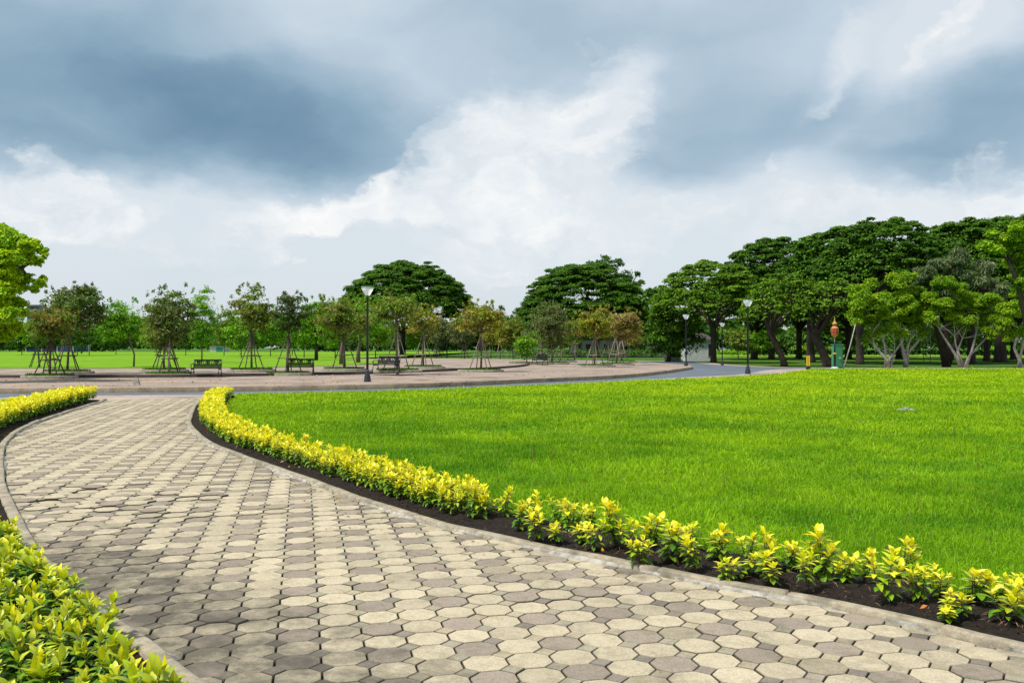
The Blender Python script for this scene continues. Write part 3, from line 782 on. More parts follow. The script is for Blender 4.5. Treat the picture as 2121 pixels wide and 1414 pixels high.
def fill_dome(r, cx, R_, zb, H, n, L, asp, pal, cut=-.45, patch=.45):
    """leaves just under the skin of an umbrella crown"""
    pal = np.array(PAL[pal]); a = r.uniform(0, 6.283, n); q = np.sqrt(r.random(n)); k = r.random(n) < .3; q[k] = r.uniform(.86, 1, k.sum())
    side = r.random(n) < .35; x, y = cx + np.cos(a) * q * R_ * .98, np.sin(a) * q * R_ * .93
    z = zb + H * (1 - np.minimum(q, .999) ** 2.3) ** .62
    lump = vnoise(x, y, .55, 12) * .06 * H + vnoise(x, y, 1.3, 13) * .035 * H
    z = z + lump - np.abs(r.normal(0, .05, n)) * H - np.where(side, r.uniform(0, .2, n) * H, 0)
    m = vnoise(x + z * .5, y, patch, int(r.integers(1, 99))) + .4 * vnoise(x, y - z, patch * 2.5, int(r.integers(1, 99)))
    k = m > cut; x, y, z = x[k], y[k], z[k]; n = len(x)
    tint = 1 + .22 * vnoise(x, y, .5, 77)[:, None]
    col = pal[r.integers(0, len(pal), n)] * tint * r.uniform(.75, 1.25, (n, 1))
    nn = np.c_[(x - cx) / R_ * .6, y / R_ * .6, np.ones(n)] + r.normal(size=(n, 3)) * .4; Lc = L * r.uniform(.6, 1.3, n)
    return leafcards(np.c_[x, y, z], nn, Lc, Lc * asp, col, .1)
def join_leaves(*ls):
    V = []; Fq = []; C = []; nb = 0
    for v, f, c in ls: V.append(v); Fq.append(f + nb); C.append(c); nb += len(v)
    return np.concatenate(V), np.concatenate(Fq), np.concatenate(C)
def limb(mb, a, b, r0, r1, r, sag=.12, seg=5, n=6):
    a = np.array(a, float); b = np.array(b, float); L = np.linalg.norm(b - a); pts = []; rad = []
    ctrl = (a + b) / 2 + np.array((0, 0, L * sag)) + r.normal(0, L * .05, 3)
    for k in range(seg + 1):
        t = k / seg; p = (1 - t) ** 2 * a + 2 * t * (1 - t) * ctrl + t * t * b
        if 0 < k < seg: p = p + r.normal(0, L * .014, 3)
        pts.append(tuple(p)); rad.append(r0 + (r1 - r0) * t)
    mb.tube(pts, rad, n); return pts
def thing_tree(name, label, cat, x, y, z, group, trunk_mb, bark, leaf, trunk_name='trunk'):
    root = empty(name, (x, y, z), 0, label, cat, group)
    trunk_mb.build(trunk_name, bark, root)
    v, f, c = leaf; np_mesh('crown', v, [f], M['leaf'], root, c); return root

def street_tree(name, label, cat, base, z, box, pal, seed, bark='bark_brown', dens=1.0, L=.17, asp=.45, clump=.42, tr=.055, group=None, fork=.3, droop=.5, trunk_off=0, lean=0, fill=.9, topheavy=0):
    """slender tree whose crown fills a photo box (x0,x1,ytop,ybottom) at its own distance"""
    r = np.random.default_rng(seed)
    X, Y = base; x0, x1, yt, yb = box
    cx = XA((x0 + x1) / 2, Y) - X; rx = XA(x1, Y) - XA(x0, Y); rx /= 2; zt, zb = ZA(yt, Y) - z, ZA(yb, Y) - z
    cz = (zt + zb) / 2; rz = (zt - zb) / 2; ry = rx * .9
    npad = int(max(16, min(150, fill * 1.7 * (rx * ry * rz) / clump ** 3)))
    pads = []
    for k in range(npad):
        d = unit(r.normal(size=(1, 3)))[0]; q = r.random() ** .45 * .9
        if topheavy and d[2] < 0 and r.random() < topheavy: d[2] *= -1
        c = np.array((cx, 0, cz)) + d * q * np.array((rx * 1.08 - clump * .5, ry - clump * .5, rz * 1.05 - clump * .35))
        s = clump * r.uniform(.6, 1.3); pads.append((*c, s, s, s * r.uniform(.5, .85)))
    tb = MB(); tz = max(.6, zb + (zt - zb) * fork)
    top = np.array((cx * .7 + lean, 0, cz + rz * .35)); th = np.array((cx * .25 + r.normal(0, .05), r.normal(0, .05), tz * .75))
    tb.tube([(0, 0, -.1), (r.normal(0, .03), r.normal(0, .03), tz * .35), tuple(th), tuple((th + top) / 2), tuple(top)], [tr * 1.25, tr, tr * .85, tr * .5, tr * .2], 8)
    for k in range(min(len(pads), 26)):
        p = pads[int(k * len(pads) / min(len(pads), 26))]
        t = np.clip((p[2] - th[2]) / (top[2] - th[2] + 1e-6) - .3, 0, .8); s0 = th + (top - th) * t
        limb(tb, s0, p[:3], tr * .42, tr * .1, r, .08, 4, 5)
    # loose sprays sticking out of the top
    for k in range(int(10 * fill)):
        a = r.uniform(0, 6.28); q = r.uniform(.3, 1); e = np.array((cx + math.cos(a) * rx * q, math.sin(a) * ry * q, cz + rz * (1.02 - .5 * q * q) + r.uniform(0, .15)))
        pads.append((*e, clump * .22, clump * .22, clump * .5))
    lf = pads_to_leaves(pads, 330 * dens * (.17 / L) ** 2, L, asp, pal, seed + 1, .5, droop, .2, .7)
    nf = int(min(18000, 3.2 * (rx * rz + rx * ry) / (L * L * asp) * fill * dens))
    lf = join_leaves(lf, fill_ellipsoid(r, (cx, 0, cz - rz * .05), (rx * .98, ry * .95, rz * .93), nf, L, asp, pal, 1.1 * .42 / clump, .5, .25, droop, -.1))
    return thing_tree(name, label, cat, X, Y, z, group, tb, M[bark], lf)

# stake frames
def stake_frame(label, x, y, z, h=2.05, r0=.78, seed=0, mat='stake', n=4, rz=0.2, group='stake frames around the young trees'):
    r = random.Random(seed); root = empty('stake_frame', (x, y, z), rz, label, 'tree stakes', group)
    tops = []; feet = []
    for k in range(n):
        a = 2 * math.pi * (k + .5) / n; f = Vector((math.cos(a) * r0 * r.uniform(.9, 1.1), math.sin(a) * r0 * r.uniform(.8, 1.1), -.05))
        t = Vector((math.cos(a) * .07, math.sin(a) * .07, h * r.uniform(.96, 1.05)))
        t2 = t + (t - f) * .06; feet.append(f); tops.append(t)
        m_ = MB(); mid = (f + t) / 2 + Vector((r.uniform(-.02, .02), r.uniform(-.02, .02), 0)); m_.tube([f, mid, t2], [.03, .028, .024], 7); m_.build('stake', M[mat], root)
    for k in range(n):
        j = (k + 1) % n; zz = .88 / h
        a = feet[k].lerp(tops[k], zz); b_ = feet[j].lerp(tops[j], zz); d = (b_ - a).normalized() * .12
        m_ = MB(); m_.tube([a - d, b_ + d], .026, 6); m_.build('crossbar', M[mat], root)
    m_ = MB(); tz = h * .9
    m_.tube([(-.16, -.1, tz), (.16, -.1, tz + .02)], .02, 6); m_.tube([(-.16, .1, tz + .03), (.16, .1, tz)], .02, 6); m_.build('top_brace', M[mat], root)
    return root

def ring(label, x, y, z, rx=1.35, ry=.85, seed=0):
    root = empty('planting_ring', (x, y, z), 0, label, 'planting ring', 'raised planting rings on the plaza')
    m_ = MB(); n = 40; vs = []; fs = []
    prof = [(1.0, -.01), (1.0, .115), (.985, .13), (.9, .13), (.885, .115), (.885, .02)]
    for i in range(n):
        a = 2 * math.pi * i / n
        for s, zz in prof: vs.append((math.cos(a) * rx * s, math.sin(a) * (ry - rx * (1 - s)), zz))
    k = len(prof)
    for i in range(n):
        j = (i + 1) % n
        for q in range(k - 1): fs.append((i * k + q, j * k + q, j * k + q + 1, i * k + q + 1))
    m_.add(vs, fs); m_.build('rim', M['kerb'], root)
    m2 = MB(); m2.add([(math.cos(2 * math.pi * i / 30) * rx * .9, math.sin(2 * math.pi * i / 30) * (ry - rx * .1), .06) for i in range(30)] , [list(range(30))]); m2.build('soil', M['soil'], root)
    r = np.random.default_rng(seed); nn = 1500; a = r.uniform(0, 6.28, nn); q = np.sqrt(r.random(nn)) * .87
    p = np.c_[np.cos(a) * rx * q, np.sin(a) * (ry - rx * .1) * q, r.uniform(.08, .22, nn)]
    nr = r.normal(size=(nn, 3)) * .5; nr[:, 2] += 1; Lc = r.uniform(.05, .11, nn)
    pal = np.array([(.06, .17, .012), (.10, .24, .012), (.04, .11, .012)]); cc = pal[r.integers(0, 3, nn)] * r.uniform(.7, 1.2, (nn, 1))
    v, f, cc = leafcards(p, nr, Lc, Lc * .6, cc, .15); o = np_mesh('groundcover', v, [f], M['leaf'], root, cc); o['kind'] = 'stuff'
    return root

# (foot px, foot py, surface z, crown box, palette, label of tree, stake material, ring size or None, extras)
YT = [
 (103, 783, ZP, (48, 168, 640, 712), 'rust', 'low rusty brown young tree in the front planting ring at far left', 'stake', (1.3, .8), {}),
 (139, 774, ZI, (84, 228, 588, 695), 'brown', 'tall dark purplish young tree with wide open crown at far left', 'stake', (1.3, .9), dict(clump=.38)),
 (82, 761, ZI, (28, 122, 655, 722), 'bright', 'green young tree whose trunk shows behind the two leftmost staked trees', 'stake', None, {}),
 (351, 779, ZP, (300, 412, 590, 722), 'brown', 'big dark brownish young tree with pale trunk left of the first bench', 'stake', (1.35, .85), dict(bark='bark_pale', dens=1.3)),
 (340, 770, ZI, (288, 380, 625, 735), 'olive', 'olive young tree directly behind the big brownish tree with pale trunk', 'stake', (1.3, .9), {}),
 (521, 770, ZI, (478, 568, 592, 708), 'olive', 'tall olive brown staked tree between the first and second benches', 'stake', (1.3, .85), dict(dens=1.2)),
 (597, 777, ZP, (556, 646, 610, 708), 'dark', 'dark green dense staked tree just left of the second bench', 'stake', (1.3, .8), dict(dens=1.5, L=.22, asp=.28, droop=1.2)),
 (713, 768, ZI, (640, 752, 612, 712), 'olive', 'broad olive staked tree between the second bench and the nearest street lamp', 'stake', (1.3, .8), {}),
 (823, 771, ZI, (757, 876, 608, 690), 'olive', 'yellowish olive staked tree right of the nearest street lamp', 'stake_pale', (1.3, .7), dict(dens=.9)),
 (877, 763, ZI, (838, 918, 635, 705), 'yellow', 'small yellow green staked tree in front of the left rain tree trunk', 'stake_pale', (1.35, .9), dict(dens=.8)),
 (996, 770, ZP, (930, 1052, 627, 700), 'yellow', 'yellow olive staked tree alone on the front plaza, leaning trunk', 'stake_pale', (1.35, .75), dict(lean=.3)),
 (904, 741, ZP, (880, 938, 652, 722), 'grey', 'small far staked tree behind the yellow green one, edge of plaza', 'stake_pale', None, {}),
 (962, 741.5, ZP, (922, 990, 655, 722), 'grey', 'grey green far staked tree left of the leaning yellow olive tree', 'stake_pale', None, {}),
 (1017, 741.5, ZP, (995, 1042, 665, 722), 'yellow', 'slim yellowish far staked tree just right of the leaning tree', 'stake_pale', None, {}),
 (1036, 742, ZP, (1022, 1065, 672, 724), 'yellow', 'second slim far staked tree right of the leaning tree', 'stake_pale', None, {}),
 (1063, 742, ZP, (1040, 1090, 658, 724), 'rust', 'brownish far staked tree beside the white trunked shrub by the dark hedge', 'stake_pale', None, {}),
 (1103, 743, ZP, (1082, 1118, 668, 724), 'grey', 'far staked tree hidden behind the low bushy green tree', 'stake_pale', None, {}),
 (1122, 745.5, ZP, (1092, 1150, 640, 728), 'grey', 'grey green drooping staked tree at left of the central cluster', 'stake_pale', None, {}),
 (1143, 754, ZP, (1105, 1178, 626, 730), 'grey', 'tallest grey green staked tree in the middle of the central cluster', 'stake_pale', (1.5, 1.0), dict(dens=1.1)),
 (1162, 750, ZP, (1140, 1192, 650, 730), 'olive', 'green and yellow staked tree at right of the central cluster', 'stake_pale', (1.5, 1.2), {}),
 (1191, 745, ZP, (1172, 1216, 662, 716), 'rust', 'small purplish staked tree between the cluster and the yellow pair', 'stake_pale', None, {}),
 (1232, 760, ZP, (1192, 1282, 634, 708), 'yellow', 'bright yellow staked tree on the plaza, left one of the yellow pair', 'stake_pale', (1.5, .8), dict(dens=1.3)),
 (1259, 746, ZP, (1232, 1280, 650, 712), 'yellow', 'far staked tree whose trunk shows between the yellow pair', 'stake_pale', None, {}),
 (1276, 756, ZP, (1258, 1334, 640, 712), 'pink', 'pinkish yellow staked tree, right one of the yellow pair', 'stake_pale', (1.5, 1.0), dict(dens=1.3)),
 (1287, 751, ZP, (1285, 1338, 672, 722), 'yellow', 'low yellow green staked tree just behind the pinkish yellow one', 'stake_pale', (1.5, 1.0), {}),
]
for i, (bx, by, z, box, pal, lab, sm, rg, ex) in enumerate(YT):
    b = G(bx, by, z); ex = dict(ex); far = b[1] > 95
    ex.setdefault('L', .17 if not far else .26)
    if far: ex.setdefault('clump', .6)
    street_tree('young_tree', lab, 'tree', b, z, box, pal, 400 + i * 7, group='young staked trees on the plaza', **ex)
    short = lab.split(' with ')[0].split(', ')[0]
    words = short.split()[:11]
    stake_frame('wooden stakes around the ' + ' '.join(words), b[0], b[1], z, seed=i, mat=sm, h=1.65 if i < 5 else (1.85 if i < 8 else 2.05), rz=.15 + i * .11)
    if rg: ring('pale rimmed ring under the ' + ' '.join(words), b[0], b[1], z, rg[0], rg[1], i)
# low bushy green tree on its own ring
b = G(1091, 755, ZP); street_tree('young_tree', 'low bushy bright green young tree without stakes beside the far bench', 'tree', b, ZP, (1062, 1122, 690, 750), 'bright', 777, L=.2, clump=.45, tr=.04)
ring('pale rimmed ring under the low bushy green tree', b[0], b[1], ZP, 1.7, .9, 50)

# unstaked lawn trees and mid-distance green trees: (foot, box, palette, label, extras)
MT = [
 ((277, 759.5), (205, 302, 625, 712), 'bright', 'slender bright green lawn tree with pale trunk right of the dark tree', dict(clump=.5)),
 ((418, 751), (392, 450, 597, 722), 'bright', 'tall bright green lawn tree rising behind the first bench', dict(clump=.55)),
 ((464, 737), (440, 505, 640, 722), 'olive', 'olive green tree across the far lawn between benches', dict(clump=.9, L=.35)),
 ((655, 746), (612, 702, 622, 718), 'bright', 'bright green lawn tree with dark leaning trunk behind the second bench', dict(clump=.7, L=.3, bark='bark_dark', tr=.16)),
 ((560, 738), (535, 612, 640, 722), 'bright', 'bright green tree on the far lawn behind the dark staked tree', dict(clump=.9, L=.35)),
 ((707, 754), (690, 762, 628, 705), 'olive', 'pale trunked lawn tree behind the broad olive staked tree', dict(clump=.6, L=.25, tr=.14)),
 ((742, 750.5), (722, 790, 622, 712), 'bright', 'green lawn tree with thick pale trunk beside the nearest lamp pole', dict(clump=.65, L=.28, tr=.16)),
 ((778, 742), (745, 822, 660, 722), 'bright', 'rounded bright green tree with dark trunk right of the nearest lamp pole', dict(clump=.7, L=.3, bark='bark_dark', dens=1.3)),
 ((694, 741), (662, 724, 655, 722), 'bright', 'rounded bright green tree with short dark trunk on the far lawn', dict(clump=.7, L=.3, bark='bark_dark', dens=1.3)),
 ((100, 735), (62, 140, 672, 729), 'wood', 'dark green spreading tree beyond the far lawn left of the blue wall middle', dict(clump=1.1, L=.45)),
 ((160, 736.5), (130, 190, 680, 731), 'wood', 'low dark green tree in front of the right half of the blue wall', dict(clump=1.0, L=.45)),
 ((385, 736), (362, 412, 672, 730), 'wood', 'dark green tree beyond the far lawn left of the first bench', dict(clump=1.1, L=.45)),
 ((185, 736), (138, 222, 660, 724), 'bright', 'green tree beyond the far lawn in front of the blue wall', dict(clump=1.1, L=.45)),
 ((45, 735), (8, 92, 668, 728), 'wood', 'dark green tree beyond the far lawn at the left edge', dict(clump=1.1, L=.45)),
 ((240, 734), (200, 285, 668, 726), 'wood', 'dark green tree beyond the far lawn behind the slender green tree', dict(clump=1.2, L=.5)),
 ((325, 735), (290, 372, 665, 726), 'bright', 'light green tree beyond the far lawn behind the olive young tree', dict(clump=1.1, L=.45)),
 ((520, 736), (478, 556, 668, 726), 'bright', 'light green tree beyond the far lawn behind the tall olive tree', dict(clump=1.1, L=.45)),
 ((605, 735), (575, 650, 665, 726), 'wood', 'mid green tree beyond the far lawn behind the second bench', dict(clump=1.1, L=.45)),
 ((500, 741), (468, 530, 662, 728), 'bright', 'light green tree left of the tall olive staked tree across the lawn', dict(clump=.8, L=.35)),
 ((630, 740), (598, 660, 655, 726), 'bright', 'light green tree directly behind the seat of the second bench', dict(clump=.8, L=.35)),
 ((905, 737.5), (885, 945, 676, 730), 'wood', 'dark green tree behind the small far staked tree at the plaza edge', dict(clump=.9, L=.4)),
 ((866, 738), (845, 905, 678, 726), 'bright', 'small light green tree beside the thick trunk of the left rain tree', dict(clump=.9, L=.4)),
 ((1420, 741), (1395, 1450, 700, 735), 'dark', 'dark shrub tree left of the small white house', dict(clump=.8, L=.35)),
 ((1529, 744), (1500, 1560, 688, 728), 'olive', 'small garden tree seen between two street lamps under the rain tree canopy', dict(clump=.8, L=.35)),
 ((1550, 744), (1538, 1600, 694, 728), 'bright', 'light green garden tree behind the second nearest street lamp pole', dict(clump=.8, L=.35)),
 ((1385, 749), (1325, 1458, 632, 744), 'rain', 'drooping dark green tree in front of the small white house', dict(clump=.9, L=.35, bark='bark_dark', dens=1.3, tr=.2)),
 ((1205, 741), (1040, 1085, 652, 730), 'wood', 'dark green tree behind the far staked trees in the gap between rain trees', dict(clump=1.0, L=.4)),
 ((990, 737), (960, 1070, 640, 728), 'wood', 'broad mid green tree in the gap between the two domed rain trees', dict(clump=1.3, L=.5)),
]
for i, (ft, box, pal, lab, ex) in enumerate(MT):
    zz = .29 if ft[0] < 800 else 0
    b = G(ft[0], ft[1], zz); b = (XA((box[0] + box[1]) / 2, b[1]), b[1]) if ft[0] in (1205,) else b
    box = (box[0] - 7, box[1] + 7, box[2] - 4, box[3] + 3)
    street_tree('green_tree', lab, 'tree', b, zz, box, pal, 900 + i * 5, group='green trees beyond the plaza', fill=.9, **ex)

# ---- rain trees
def rain_tree(label, base, box, seed, pal='rain', fork=.26, tr=.5, flat=.62, gaps=.08, edge=None, bark='bark_dark', lean=(0, 0), npad=None, nlimb=9, L=.28):
    r = np.random.default_rng(seed); X, Y = base; x0, x1, yt, yb = box
    cx = XA((x0 + x1) / 2, Y) - X; R = (XA(x1, Y) - XA(x0, Y)) / 2; zt, zb = ZA(yt, Y), ZA(yb, Y)
    H = zt - zb; npad = npad or int(330 * (R / 9) ** 1.0); pads = []
    for k in range(npad):
        q = math.sqrt((k + .5) / npad); a = k * 2.39996 + r.normal(0, .18); q = min(1, q * (1 + r.normal(0, .04)))
        if r.random() < gaps: continue
        zz = zb + H * (1 - q ** 2.3) ** .62
        zz += r.normal(0, .04) * H - (.0 if r.random() < .7 else r.uniform(.05, .22) * H)
        s = R * r.uniform(.06, .115); pads.append((cx + math.cos(a) * q * (R - s * .5), math.sin(a) * q * (R - s * .5) * .95, zz, s, s, s * r.uniform(.3, .5)))
    # a drooping inner skirt of lower pads
    for k in range(npad // 2):
        a = r.uniform(0, 6.28); q = r.uniform(.55, .98); s = R * r.uniform(.07, .12)
        pads.append((cx + math.cos(a) * q * R * .97, math.sin(a) * q * R * .93, zb + H * (1 - q ** 2.3) ** .62 * r.uniform(.35, .8), s, s, s * .4))
    tr *= .72; tb = MB(); fz = fork * zt; top = np.array((lean[0], lean[1], fz))
    tb.tube([(0, 0, -.2), (0, 0, .25), (lean[0] * .3, lean[1] * .3, fz * .4), tuple(top), tuple(top + (0, 0, .3))], [tr * 1.5, tr * 1.1, tr * .9, tr * .95, tr * .6], 12)
    for k in range(nlimb):
        a = 2 * math.pi * k / nlimb + r.normal(0, .2); q = r.uniform(.35, .6)
        e = np.array((cx + math.cos(a) * q * R, math.sin(a) * q * R, zb + H * (1 - q ** 2.3) ** .62 * r.uniform(.5, .72)))
        pts = limb(tb, top - (0, 0, .2), e, tr * .5, tr * .2, r, -.04, 6, 8)
        near_p = sorted(pads, key=lambda p: (p[0] - e[0]) ** 2 + (p[1] - e[1]) ** 2 + (p[2] - e[2]) ** 2)[:11]
        for p in near_p[::2]: limb(tb, pts[rnd.choice((3, 4, 5, 6))], p[:3], tr * .16, tr * .04, r, .04, 3, 5)
        a2 = a + r.normal(0, .5); q2 = min(.95, q + .3)
        e2 = (cx + math.cos(a2) * q2 * R, math.sin(a2) * q2 * R, zb + H * (1 - q2 ** 2.3) ** .62 * .85)
        limb(tb, pts[4], e2, tr * .22, tr * .06, r, .05, 5, 6)
    lf = pads_to_leaves(pads, 250 * (.34 / L) ** 2 , L, .62, pal, seed + 1, 1.0, 0, .2, .5)
    lf = join_leaves(lf, fill_dome(r, cx, R, zb, H, int(5.5 * R * R / (L * L * .62)), L, .62, pal, -.55 + gaps * 1.6))
    return thing_tree('rain_tree', label, 'tree', X, Y, 0, 'wide spreading rain trees', tb, M[bark], lf)
RT = [
 ((834, 737.5), (695, 985, 552, 662), dict(tr=.7, L=.34), 'domed dark rain tree standing alone behind the nearest street lamp'),
 ((1235, 738), (1060, 1356, 557, 692), dict(tr=.7, L=.34), 'domed dark rain tree in the centre behind the yellow staked pair'),
 ((1478, 750), (1345, 1600, 548, 650), dict(tr=.42, pal='rainlit', gaps=.26, fork=.36, L=.26), 'open forked rain tree beside the small white house'),
 ((1598, 743), (1470, 1745, 502, 632), dict(tr=.55, fork=.3), 'tall rain tree behind the second nearest street lamp'),
 ((1624, 757), (1530, 1720, 570, 660), dict(tr=.36, pal='rainlit', L=.25, fork=.38, lean=(-1.2, 0), gaps=.15), 'low rain tree with leaning trunk nearest the road'),
 ((1679, 749), (1600, 1890, 482, 610), dict(tr=.6, fork=.3), 'rain tree with forked trunk behind the yellow marker post'),
 ((1713, 758.5), (1640, 1800, 580, 655), dict(tr=.5, fork=.36, L=.28, pal='rainlit', gaps=.15, lean=(-1.0, 0)), 'rough barked low rain tree left of the green cabinet'),
 ((1781, 752.5), (1680, 1975, 462, 600), dict(tr=.5, fork=.32), 'tallest rain tree behind the leaning bamboo prop'),
 ((2012, 751), (1850, 2180, 466, 600), dict(tr=.55, fork=.32), 'rain tree with dark trunk behind the multi stemmed white trunk tree'),
 ((2072, 748), (1960, 2300, 455, 580), dict(tr=.9, fork=.32), 'thick trunked rain tree at the far right behind the garden'),
 ((2044, 746), (1880, 2140, 472, 590), dict(tr=.5, fork=.32), 'rain tree with slimmer trunk left of the thick trunked one'),
 ((1562, 742.5), (1430, 1690, 560, 650), dict(tr=.6, fork=.3, L=.45, pal='rain'), 'rain tree added further back for shade between the two bend street lamps'),  # from here on, trees added to fill gaps and shade the background
 ((1655, 741), (1540, 1790, 540, 655), dict(tr=.6, fork=.3, L=.45), 'rain tree added further back for shade above the yellow marker post'),
 ((1757, 742), (1640, 1900, 530, 650), dict(tr=.6, fork=.3, L=.45), 'rain tree added further back for shade right of the red lantern'),
 ((1862, 741.5), (1740, 2010, 530, 650), dict(tr=.6, fork=.3, L=.45), 'rain tree added further back for shade behind the two leftmost fig trees'),
 ((1960, 742), (1840, 2110, 525, 645), dict(tr=.6, fork=.3, L=.45), 'rain tree added further back for shade behind the wide fig tree'),
 ((2100, 743), (1980, 2260, 520, 640), dict(tr=.6, fork=.3, L=.45), 'rain tree added further back for shade at the right edge'),
]
for i, (ft, box, kw, lab) in enumerate(RT):
    rain_tree(lab, G(*ft), box, 1500 + i * 11, **kw)

# ---- clumped trees with pads given by photo boxes
def clump_tree(name, label, base, clumps, pal, seed, stems, bark, L=.2, asp=.55, per=150, droop=0, depth=1.0, tr=.12, z=0, group=None, upl=.5, shell=.45, sub=7, cat='tree', jitter=.6):
    """clumps: photo (x, y, radius px); each becomes a knot of small pads at its own depth"""
    r = np.random.default_rng(seed); X, Y = base; pads = []; cents = []
    for (px, py, rp) in clumps:
        R = rp / F * Y * 1.22; dy = r.uniform(-1, 1) * depth; c = np.array((XA(px, Y + dy) - X, dy, ZA(py, Y + dy) - z)); cents.append(c)
        for k in range(sub):
            d = unit(r.normal(size=(1, 3)))[0] * R * .62 * r.random() ** .4; s = R * r.uniform(.38, .62)
            pads.append((*(c + d), s, s, s * r.uniform(.6, .85)))
    tb = MB(); k = len(stems); cs = np.array(cents)
    for si, pts in enumerate(stems):
        P3 = []
        for (px, py) in pts:
            P3.append((XA(px, Y) - X, r.uniform(-.2, .2) if len(P3) else 0, max(-.05, ZA(py, Y) - z) if len(P3) else -.05))
        n = len(P3); tb.tube(P3, [tr * (1.25 if si == 0 else 1) * (1 - .62 * i / (n - 1)) for i in range(n)], 8)
        e = np.array(P3[-1]); o_ = np.argsort(((cs - e) ** 2).sum(1))[:4]
        for q in o_: limb(tb, e, cs[q], tr * .36, tr * .1, r, .05, 4, 6)
    lf = pads_to_leaves(pads, per * (.2 / L) ** 2, L, asp, pal, seed + 1, upl, droop, shell, jitter)
    return thing_tree(name, label, cat, X, Y, z, group, tb, M[bark], lf)
fb = 'pale trunked fig trees along the right lawn edge'
clump_tree('fig_tree', 'pale trunked fig tree with two forked stems right of the leaning prop', G(1838, 760.5), [(1775, 600, 20), (1805, 592, 18), (1785, 625, 22), (1820, 625, 20), (1770, 655, 18), (1772, 668, 14), (1830, 655, 20), (1800, 668, 18), (1848, 640, 18), (1815, 690, 16), (1795, 705, 12), (1850, 680, 18), (1875, 620, 18)],
           'ficus', 31, [[(1838, 761), (1836, 745), (1822, 730), (1810, 712), (1808, 690)], [(1838, 761), (1842, 742), (1856, 728), (1868, 705), (1875, 690)], [(1834, 745), (1833, 722), (1828, 700)], [(1846, 761), (1847, 752), (1852, 745)]], 'bark_pale', tr=.12, L=.17, group=fb, per=420, sub=9)
clump_tree('fig_tree', 'fig tree with white painted gnarled trunk, second from the leaning prop', G(1875, 760), [(1855, 590, 22), (1880, 575, 16), (1895, 610, 20), (1880, 640, 22), (1905, 640, 20), (1860, 660, 18), (1895, 670, 20), (1918, 662, 18), (1870, 690, 16), (1935, 645, 16), (1910, 690, 14), (1850, 620, 20)],
           'ficus', 32, [[(1875, 760), (1874, 748), (1868, 725), (1866, 705), (1876, 685)], [(1877, 750), (1882, 730), (1898, 710), (1912, 685)], [(1875, 735), (1880, 715), (1887, 695)]], 'bark_pale', tr=.15, L=.17, group=fb, per=420, sub=9)
clump_tree('fig_tree', 'wide fig tree with several pale stems fanning out from one base', G(1996, 760.5), [(1955, 590, 22), (1985, 600, 20), (1930, 620, 18), (1950, 635, 20), (1985, 640, 24), (2015, 620, 22), (2035, 640, 22), (1975, 665, 18), (2005, 670, 18), (2055, 625, 22), (2030, 665, 16), (2065, 655, 20), (1930, 660, 18), (2050, 690, 16), (1995, 685, 12)],
           'ficus', 33, [[(1990, 761), (1980, 740), (1968, 720), (1955, 700), (1945, 680)], [(1996, 761), (1988, 735), (1980, 712), (1975, 695)], [(1998, 761), (2006, 738), (2020, 722), (2040, 705), (2070, 662)], [(2000, 758), (2012, 720), (2022, 690), (2032, 640)], [(1996, 752), (1984, 728), (1992, 700)]], 'bark_pale', tr=.115, L=.17, group=fb, per=420, sub=9)
clump_tree('fig_tree', 'fig tree with one leaning rough pale trunk at the right edge', G(2113, 762), [(2090, 640, 22), (2115, 600, 22), (2080, 675, 18), (2120, 650, 24), (2100, 695, 18), (2128, 690, 20), (2150, 640, 26), (2098, 575, 14), (2145, 585, 24)],
           'ficus', 34, [[(2116, 762), (2112, 745), (2102, 720), (2104, 700), (2115, 680)], [(2108, 715), (2125, 690), (2140, 660)]], 'bark_pale', tr=.12, L=.17, group=fb, per=420, sub=9)
clump_tree('mango_tree', 'grey green tree with long drooping leaves behind the fig trees', (XA(1960, 73.5), 73.5), [(1990, 540, 26), (1950, 550, 24), (2030, 555, 24), (1915, 570, 24), (1975, 575, 26), (2010, 585, 26), (2050, 580, 24), (1935, 590, 24), (2075, 600, 18), (1895, 590, 18), (1910, 615, 18), (2060, 615, 20), (1965, 610, 20)],
           'mango', 35, [[(1960, 759), (1962, 720), (1960, 680), (1965, 640), (1975, 600)], [(1960, 690), (1930, 640), (1915, 610)], [(1960, 690), (2010, 640), (2040, 600)]], 'bark_dark', tr=.3, L=.42, asp=.2, droop=1.6, per=900, upl=.2, shell=.5)
clump_tree('bright_tree', 'bright yellow green tree top rising above the right end of the grey tree', (XA(2150, 60), 60), [(2040, 510, 18), (2065, 495, 20), (2060, 520, 22), (2095, 490, 22), (2110, 475, 20), (2090, 520, 26), (2120, 510, 28), (2105, 545, 26), (2140, 480, 30), (2130, 560, 30), (2160, 520, 34), (2115, 590, 20), (2180, 560, 34)],
           'ficus', 36, [[(2150, 765), (2150, 700), (2148, 640), (2140, 590), (2135, 550)], [(2150, 640), (2110, 580), (2090, 540)]], 'bark_dark', tr=.25, L=.2, depth=1.5, per=420)
lc = [(10, 485, 26), (-20, 500, 40), (35, 505, 24), (60, 510, 20), (80, 520, 14), (20, 530, 28), (55, 535, 22), (75, 540, 14), (92, 530, 9), (-10, 560, 40), (20, 570, 26), (60, 575, 12), (80, 588, 14), (45, 590, 16), (70, 600, 10), (10, 610, 28), (30, 630, 22), (-20, 640, 40), (15, 660, 26), (40, 650, 14), (-10, 690, 30), (20, 690, 20), (35, 680, 14), (-60, 540, 50), (-80, 600, 50), (-60, 480, 40), (-90, 660, 40), (95, 520, 6), (88, 578, 8)]
